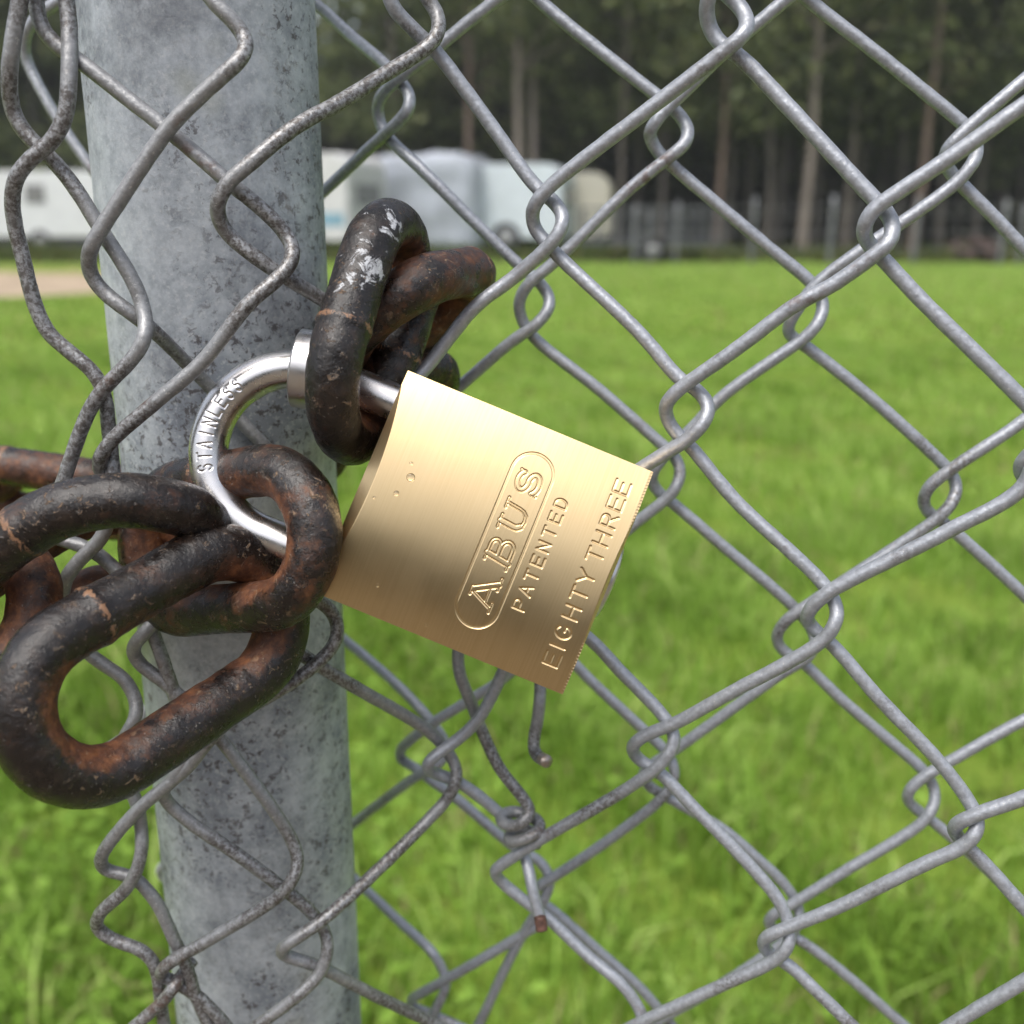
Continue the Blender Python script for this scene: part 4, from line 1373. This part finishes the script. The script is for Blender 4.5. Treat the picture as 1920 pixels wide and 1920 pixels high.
# oval frame
ov = []
orad, olen = 3.93, 16.95
ov_pts = [(AX + orad, y) for y in (-olen + orad, olen - orad)]
ov_pts += [(AX + orad * math.cos(a), olen - orad + orad * math.sin(a)) for a in np.linspace(0, math.pi, 40)]
ov_pts += [(AX - orad, y) for y in (olen - orad, -olen + orad)]
ov_pts += [(AX + orad * math.cos(a), -olen + orad + orad * math.sin(a)) for a in np.linspace(math.pi, 2 * math.pi, 40)]
DO = dist_field(X, Y, segs_of([ov_pts + ov_pts[:1]]), 1.0)
Z += groove(DO, 0.22, 0.08, 0.15) + 0.07 * (1 - sm(DO, 0.0, 0.12))
# the two plain lines
sg = []
for ch, c_ in zip("PATENTED", np.linspace(-9.85, 10.05, 8)):
    sg += place(ch, c_ - 0.86, -1.12, 1.72, 2.24)
D1 = dist_field(X, Y, tx(sg, AX + 6.95), 0.8)
Z += groove(D1, 0.17, 0.08, 0.18)
sg = []
for ch, c_ in zip("EIGHTYTHREE", (-16.9, -14.3, -11.5, -7.6, -3.9, -0.6, 3.7, 6.95, 10.5, 13.9, 17.1)):
    sg += place(ch, c_ - 1.18, -1.4, 2.36, 2.8)
D2 = dist_field(X, Y, tx(sg, 20.2), 0.8)
Z += groove(D2, 0.185, 0.08, 0.20)
# faint waviness of the milled face
Z += 0.006 * np.sin(X[:, None] * 0.55 + 1) * np.sin(Y[None, :] * 0.21 + 0.6)

gx_, gy_ = np.meshgrid(X, Y, indexing='ij')
front = np.stack([gx_, gy_, Z], -1).reshape(-1, 3)
idx = np.arange(NX * NY).reshape(NX, NY)
qf = np.stack([idx[:-1, :-1], idx[1:, :-1], idx[1:, 1:], idx[:-1, 1:]], -1).reshape(-1, 4)
# walls: own vertices so that the front edge stays crisp
border = np.concatenate([idx[:, 0], idx[-1, 1:], idx[-2::-1, -1], idx[0, -2:0:-1]])
ring0 = front[border]
depths = [0.0, 0.25, 1.0]
rings = [ring0]
back = ring0.copy(); back[:, 2] = -TH + (-ring0[:, 2]) * 1.0
mid = ring0 * 0.4 + back * 0.6
rings += [ring0 * np.array([1, 1, 1]) - [0, 0, 0.05], mid, back]
nb = len(border)
wv = np.vstack(rings)
ri = np.arange(len(wv)).reshape(len(rings), nb) + len(front)
wf = np.stack([ri[:-1], ri[1:], np.roll(ri[1:], -1, 1), np.roll(ri[:-1], -1, 1)], -1).reshape(-1, 4)
# convex back from a coarse grid
bx, by = np.linspace(-HL, HL, 10), np.linspace(-HW, HW, 24)
bX, bY = np.meshgrid(bx, by, indexing='ij')
bz = -TH - SAG * (1 - (bY / HW) ** 2) + SAG
bv = np.stack([bX, bY, bz], -1).reshape(-1, 3)
bi = np.arange(len(bv)).reshape(10, 24) + len(front) + len(wv)
bf = np.stack([bi[:-1, :-1], bi[:-1, 1:], bi[1:, 1:], bi[1:, :-1]], -1).reshape(-1, 4)
allv = np.vstack([front, wv, bv]) * mm
me = mesh_np('body', allv, [np.vstack([qf, wf, bf])], True)
M_brass = make_brass_mat()
body = link_obj('body', me, M_brass, LK)

# ---- shackle: round bar, U in the mid plane of the body, with stamped letters on the bend
M_steel = make_steel_mat("polished_steel", 0.26)
M_steel2 = make_steel_mat("turned_steel_collar", 0.30, True)
ZS = -TH / 2
SR = 3.7
RB = 16.4                     # bend radius
XS = -39.3                    # centre of the bend
leg_in = -HL + 3.0
n_leg, n_arc, m = 120, 560, 150
p1 = np.c_[np.linspace(leg_in, XS, n_leg, endpoint=False), np.full(n_leg, RB)]
a_ = np.linspace(np.pi / 2, 3 * np.pi / 2, n_arc, endpoint=False)
p2 = np.c_[XS + RB * np.cos(a_), RB * np.sin(a_)]
p3 = np.c_[np.linspace(XS, leg_in, n_leg), np.full(n_leg, -RB)]
pp = np.vstack([p1, p2, p3])
path = np.c_[pp, np.full(len(pp), ZS)]
v, fl, dirs = tube(path, SR, m, ref=(0, 0, 1))
# stamped letters on the bend; s runs along the arc from the lower side up, w across toward the inside
sl = []
word = "STAINLESS"
ang0, ang1 = math.radians(33), math.radians(-28)    # below / above the bend axis
cen = np.linspace(ang0, ang1, 9)
su = -cen * RB                                       # reading position along the arc, mm (grows upward)
for ch, c_ in zip(word, su):
    w_ = 1.22 if ch != 'I' else 0.5
    sl += place(ch, c_ - w_ / 2, -1.3, w_, 2.6)
n = len(path)
phi = np.linspace(0, 2 * np.pi, m, endpoint=False)
ii = np.arange(n_leg, n_leg + n_arc)
arc_pos = (a_ - np.pi) * -RB                         # + is toward the upper leg
U = np.sort(arc_pos)
ph = np.where(phi > np.pi, phi - 2 * np.pi, phi)
Wd = ph * SR                                         # signed distance round the bar from the viewer-facing line
order = np.argsort(Wd)
Dl = dist_field(U, Wd[order], [(a, b, c, d) for a, b, c, d in sl], 0.9)
Dl = Dl[::-1] if arc_pos[0] > arc_pos[-1] else Dl
full = np.full((n, m), 9.0)
tmp = np.empty_like(Dl); tmp[:, order] = Dl
full[ii] = tmp
SGN = 1.0
dsp = groove(full, 0.16, 0.08, 0.13)
v[:n * m] += dirs.reshape(-1, 3) * dsp.reshape(-1, 1)
link_obj('shackle', mesh_np('shackle', v * mm, fl), M_steel, LK)
# collar sleeve on the upper leg
prof = [(-2.65, 5.1), (-2.65, 7.0), (-2.25, 7.55), (2.2, 7.55), (2.6, 7.2), (2.6, 5.1)]
mm_ = 72
a2 = np.linspace(0, 2 * np.pi, mm_, endpoint=False)
CA = math.radians(13)        # the sleeve sits where the bend begins
tcx, tcy = math.cos(CA), math.sin(CA)
ccx, ccy = XS - RB * math.sin(CA), RB * math.cos(CA)
cv = np.stack([np.stack([ccx + q[0] * tcx - (q[1] if q[1] > 5.2 else 3.3) * np.cos(a2) * tcy, ccy + q[0] * tcy + (q[1] if q[1] > 5.2 else 3.3) * np.cos(a2) * tcx, ZS + (q[1] if q[1] > 5.2 else 3.3) * np.sin(a2)], -1) for q in prof], 0)
k_ = len(prof)
ix = np.arange(k_ * mm_).reshape(k_, mm_)
cf = np.stack([ix[:-1], ix[1:], np.roll(ix[1:], -1, 1), np.roll(ix[:-1], -1, 1)], -1).reshape(-1, 4)
cme = mesh_np('collar', cv.reshape(-1, 3) * mm, cf, True)
col = link_obj('collar', cme, M_steel2, LK)
bv_ = col.modifiers.new('edge', 'EDGE_SPLIT'); bv_.split_angle = R(35)

# ---- key cylinder showing past the lower end
prof = [(HL - 1.5, 7.6), (HL + 0.6, 7.6), (HL + 1.1, 7.1), (HL + 1.3, 6.2), (HL + 1.35, 0.02)]
cv = np.stack([np.stack([np.full(mm_, q[0]), 0.2 + q[1] * np.cos(a2), ZS + q[1] * np.sin(a2)], -1) for q in prof], 0)
k_ = len(prof)
ix = np.arange(k_ * mm_).reshape(k_, mm_)
cf = np.stack([ix[:-1], ix[1:], np.roll(ix[1:], -1, 1), np.roll(ix[:-1], -1, 1)], -1).reshape(-1, 4)
kc = link_obj('key_cylinder', mesh_np('key_cylinder', cv.reshape(-1, 3) * mm, cf, True), M_steel2, LK)
ks = link_obj('keyhole', mesh_np('keyhole', *[(lambda b: (b[0] * mm, b[1]))(box_np(HL + 1.32, HL + 1.38, -3.2, 3.4, ZS - 0.6, ZS + 0.6))][0], False), plain("dark_slot", (0.01, 0.01, 0.01), 0.8), kc)

# ---- water drops on the face
M_water = make_glass_mat()
DROPS = [((770, 895), 0.80, 'largest water drop on the padlock face, uppermost of a close pair'),
         ((743, 925), 0.52, 'middle sized water drop on the padlock face, just left below the largest'),
         ((701, 933), 0.30, 'small water drop on brass near the padlock edge, left of the two large drops'),
         ((771, 869), 0.36, 'faint flat water drop on the padlock face just above the largest drop'),
         ((708, 1097), 0.40, 'lone water drop low on the padlock face beside the lower chain link'),
         ((799, 1172), 0.30, 'tiny water drop on brass close to the lower edge of the padlock')]
Minv = LK.matrix_world.inverted()
for (px, py), r, lab in DROPS:
    # where the line of sight meets the face
    d = ray(px, py)
    lo = np.array(Minv @ Vector(CAMP)) ; ld = np.array(Minv.to_3x3() @ Vector(d))
    t = 0.19
    for _ in range(8):
        q = lo + ld * t
        zf = (SAG * (1 - (q[1] / mm / HW) ** 2) - SAG) * mm
        t += (zf - q[2]) / ld[2]
    q = (lo + ld * t) / mm
    th = np.linspace(0, 1, 9)
    nn = 28
    a3 = np.linspace(0, 2 * np.pi, nn, endpoint=False)
    zc = (SAG * (1 - (q[1] / HW) ** 2) - SAG)
    top = np.stack([np.stack([q[0] + r * k * np.cos(a3), q[1] + r * k * np.sin(a3), (SAG * (1 - ((q[1] + r * k * np.sin(a3)) / HW) ** 2) - SAG) + 0.36 * r * math.sqrt(max(0, 1 - k * k)) ** 1.2], -1) for k in th[1:]], 0)
    nr = len(th) - 1
    V = np.vstack([[[q[0], q[1], zc + 0.36 * r]], top.reshape(-1, 3), [[q[0], q[1], zc - 0.03]]])
    ix = 1 + np.arange(nr * nn).reshape(nr, nn)
    f4 = np.stack([ix[:-1], ix[1:], np.roll(ix[1:], -1, 1), np.roll(ix[:-1], -1, 1)], -1).reshape(-1, 4)
    f3 = np.vstack([np.stack([np.zeros(nn, int), ix[0], np.roll(ix[0], -1)], -1), np.stack([np.full(nn, len(V) - 1), np.roll(ix[-1], -1), ix[-1]], -1)])
    Vw = np.array([np.array(LK.matrix_world @ Vector(p * mm)) for p in V])
    c0 = Vw.mean(0)
    o_ = link_obj('water_drop', mesh_np('water_drop', Vw - c0, [f4, f3]), M_water)
    o_.location = c0
    o_['label'] = lab
    o_['category'] = 'water drop'
    o_['group'] = 'water drops on the padlock face'

# ================================================================== thin haze volume, added to lift the dark gaps between the trees
hz_ = bpy.data.materials.new("added_haze")
hz_.use_nodes = True
hn = hz_.node_tree
for n_ in list(hn.nodes):
    if n_.type == 'BSDF_PRINCIPLED':
        hn.nodes.remove(n_)
pv = hn.nodes.new('ShaderNodeVolumePrincipled')
pv.inputs['Color'].default_value = (0.86, 0.90, 0.93, 1)
pv.inputs['Density'].default_value = 0.0011
hn.links.new(pv.outputs[0], hn.nodes['Material Output'].inputs['Volume'])
link_obj('haze', mesh_np('haze', *box_np(-410, 410, -62, 410, -1.0, 19.0), False), hz_, kind='stuff')
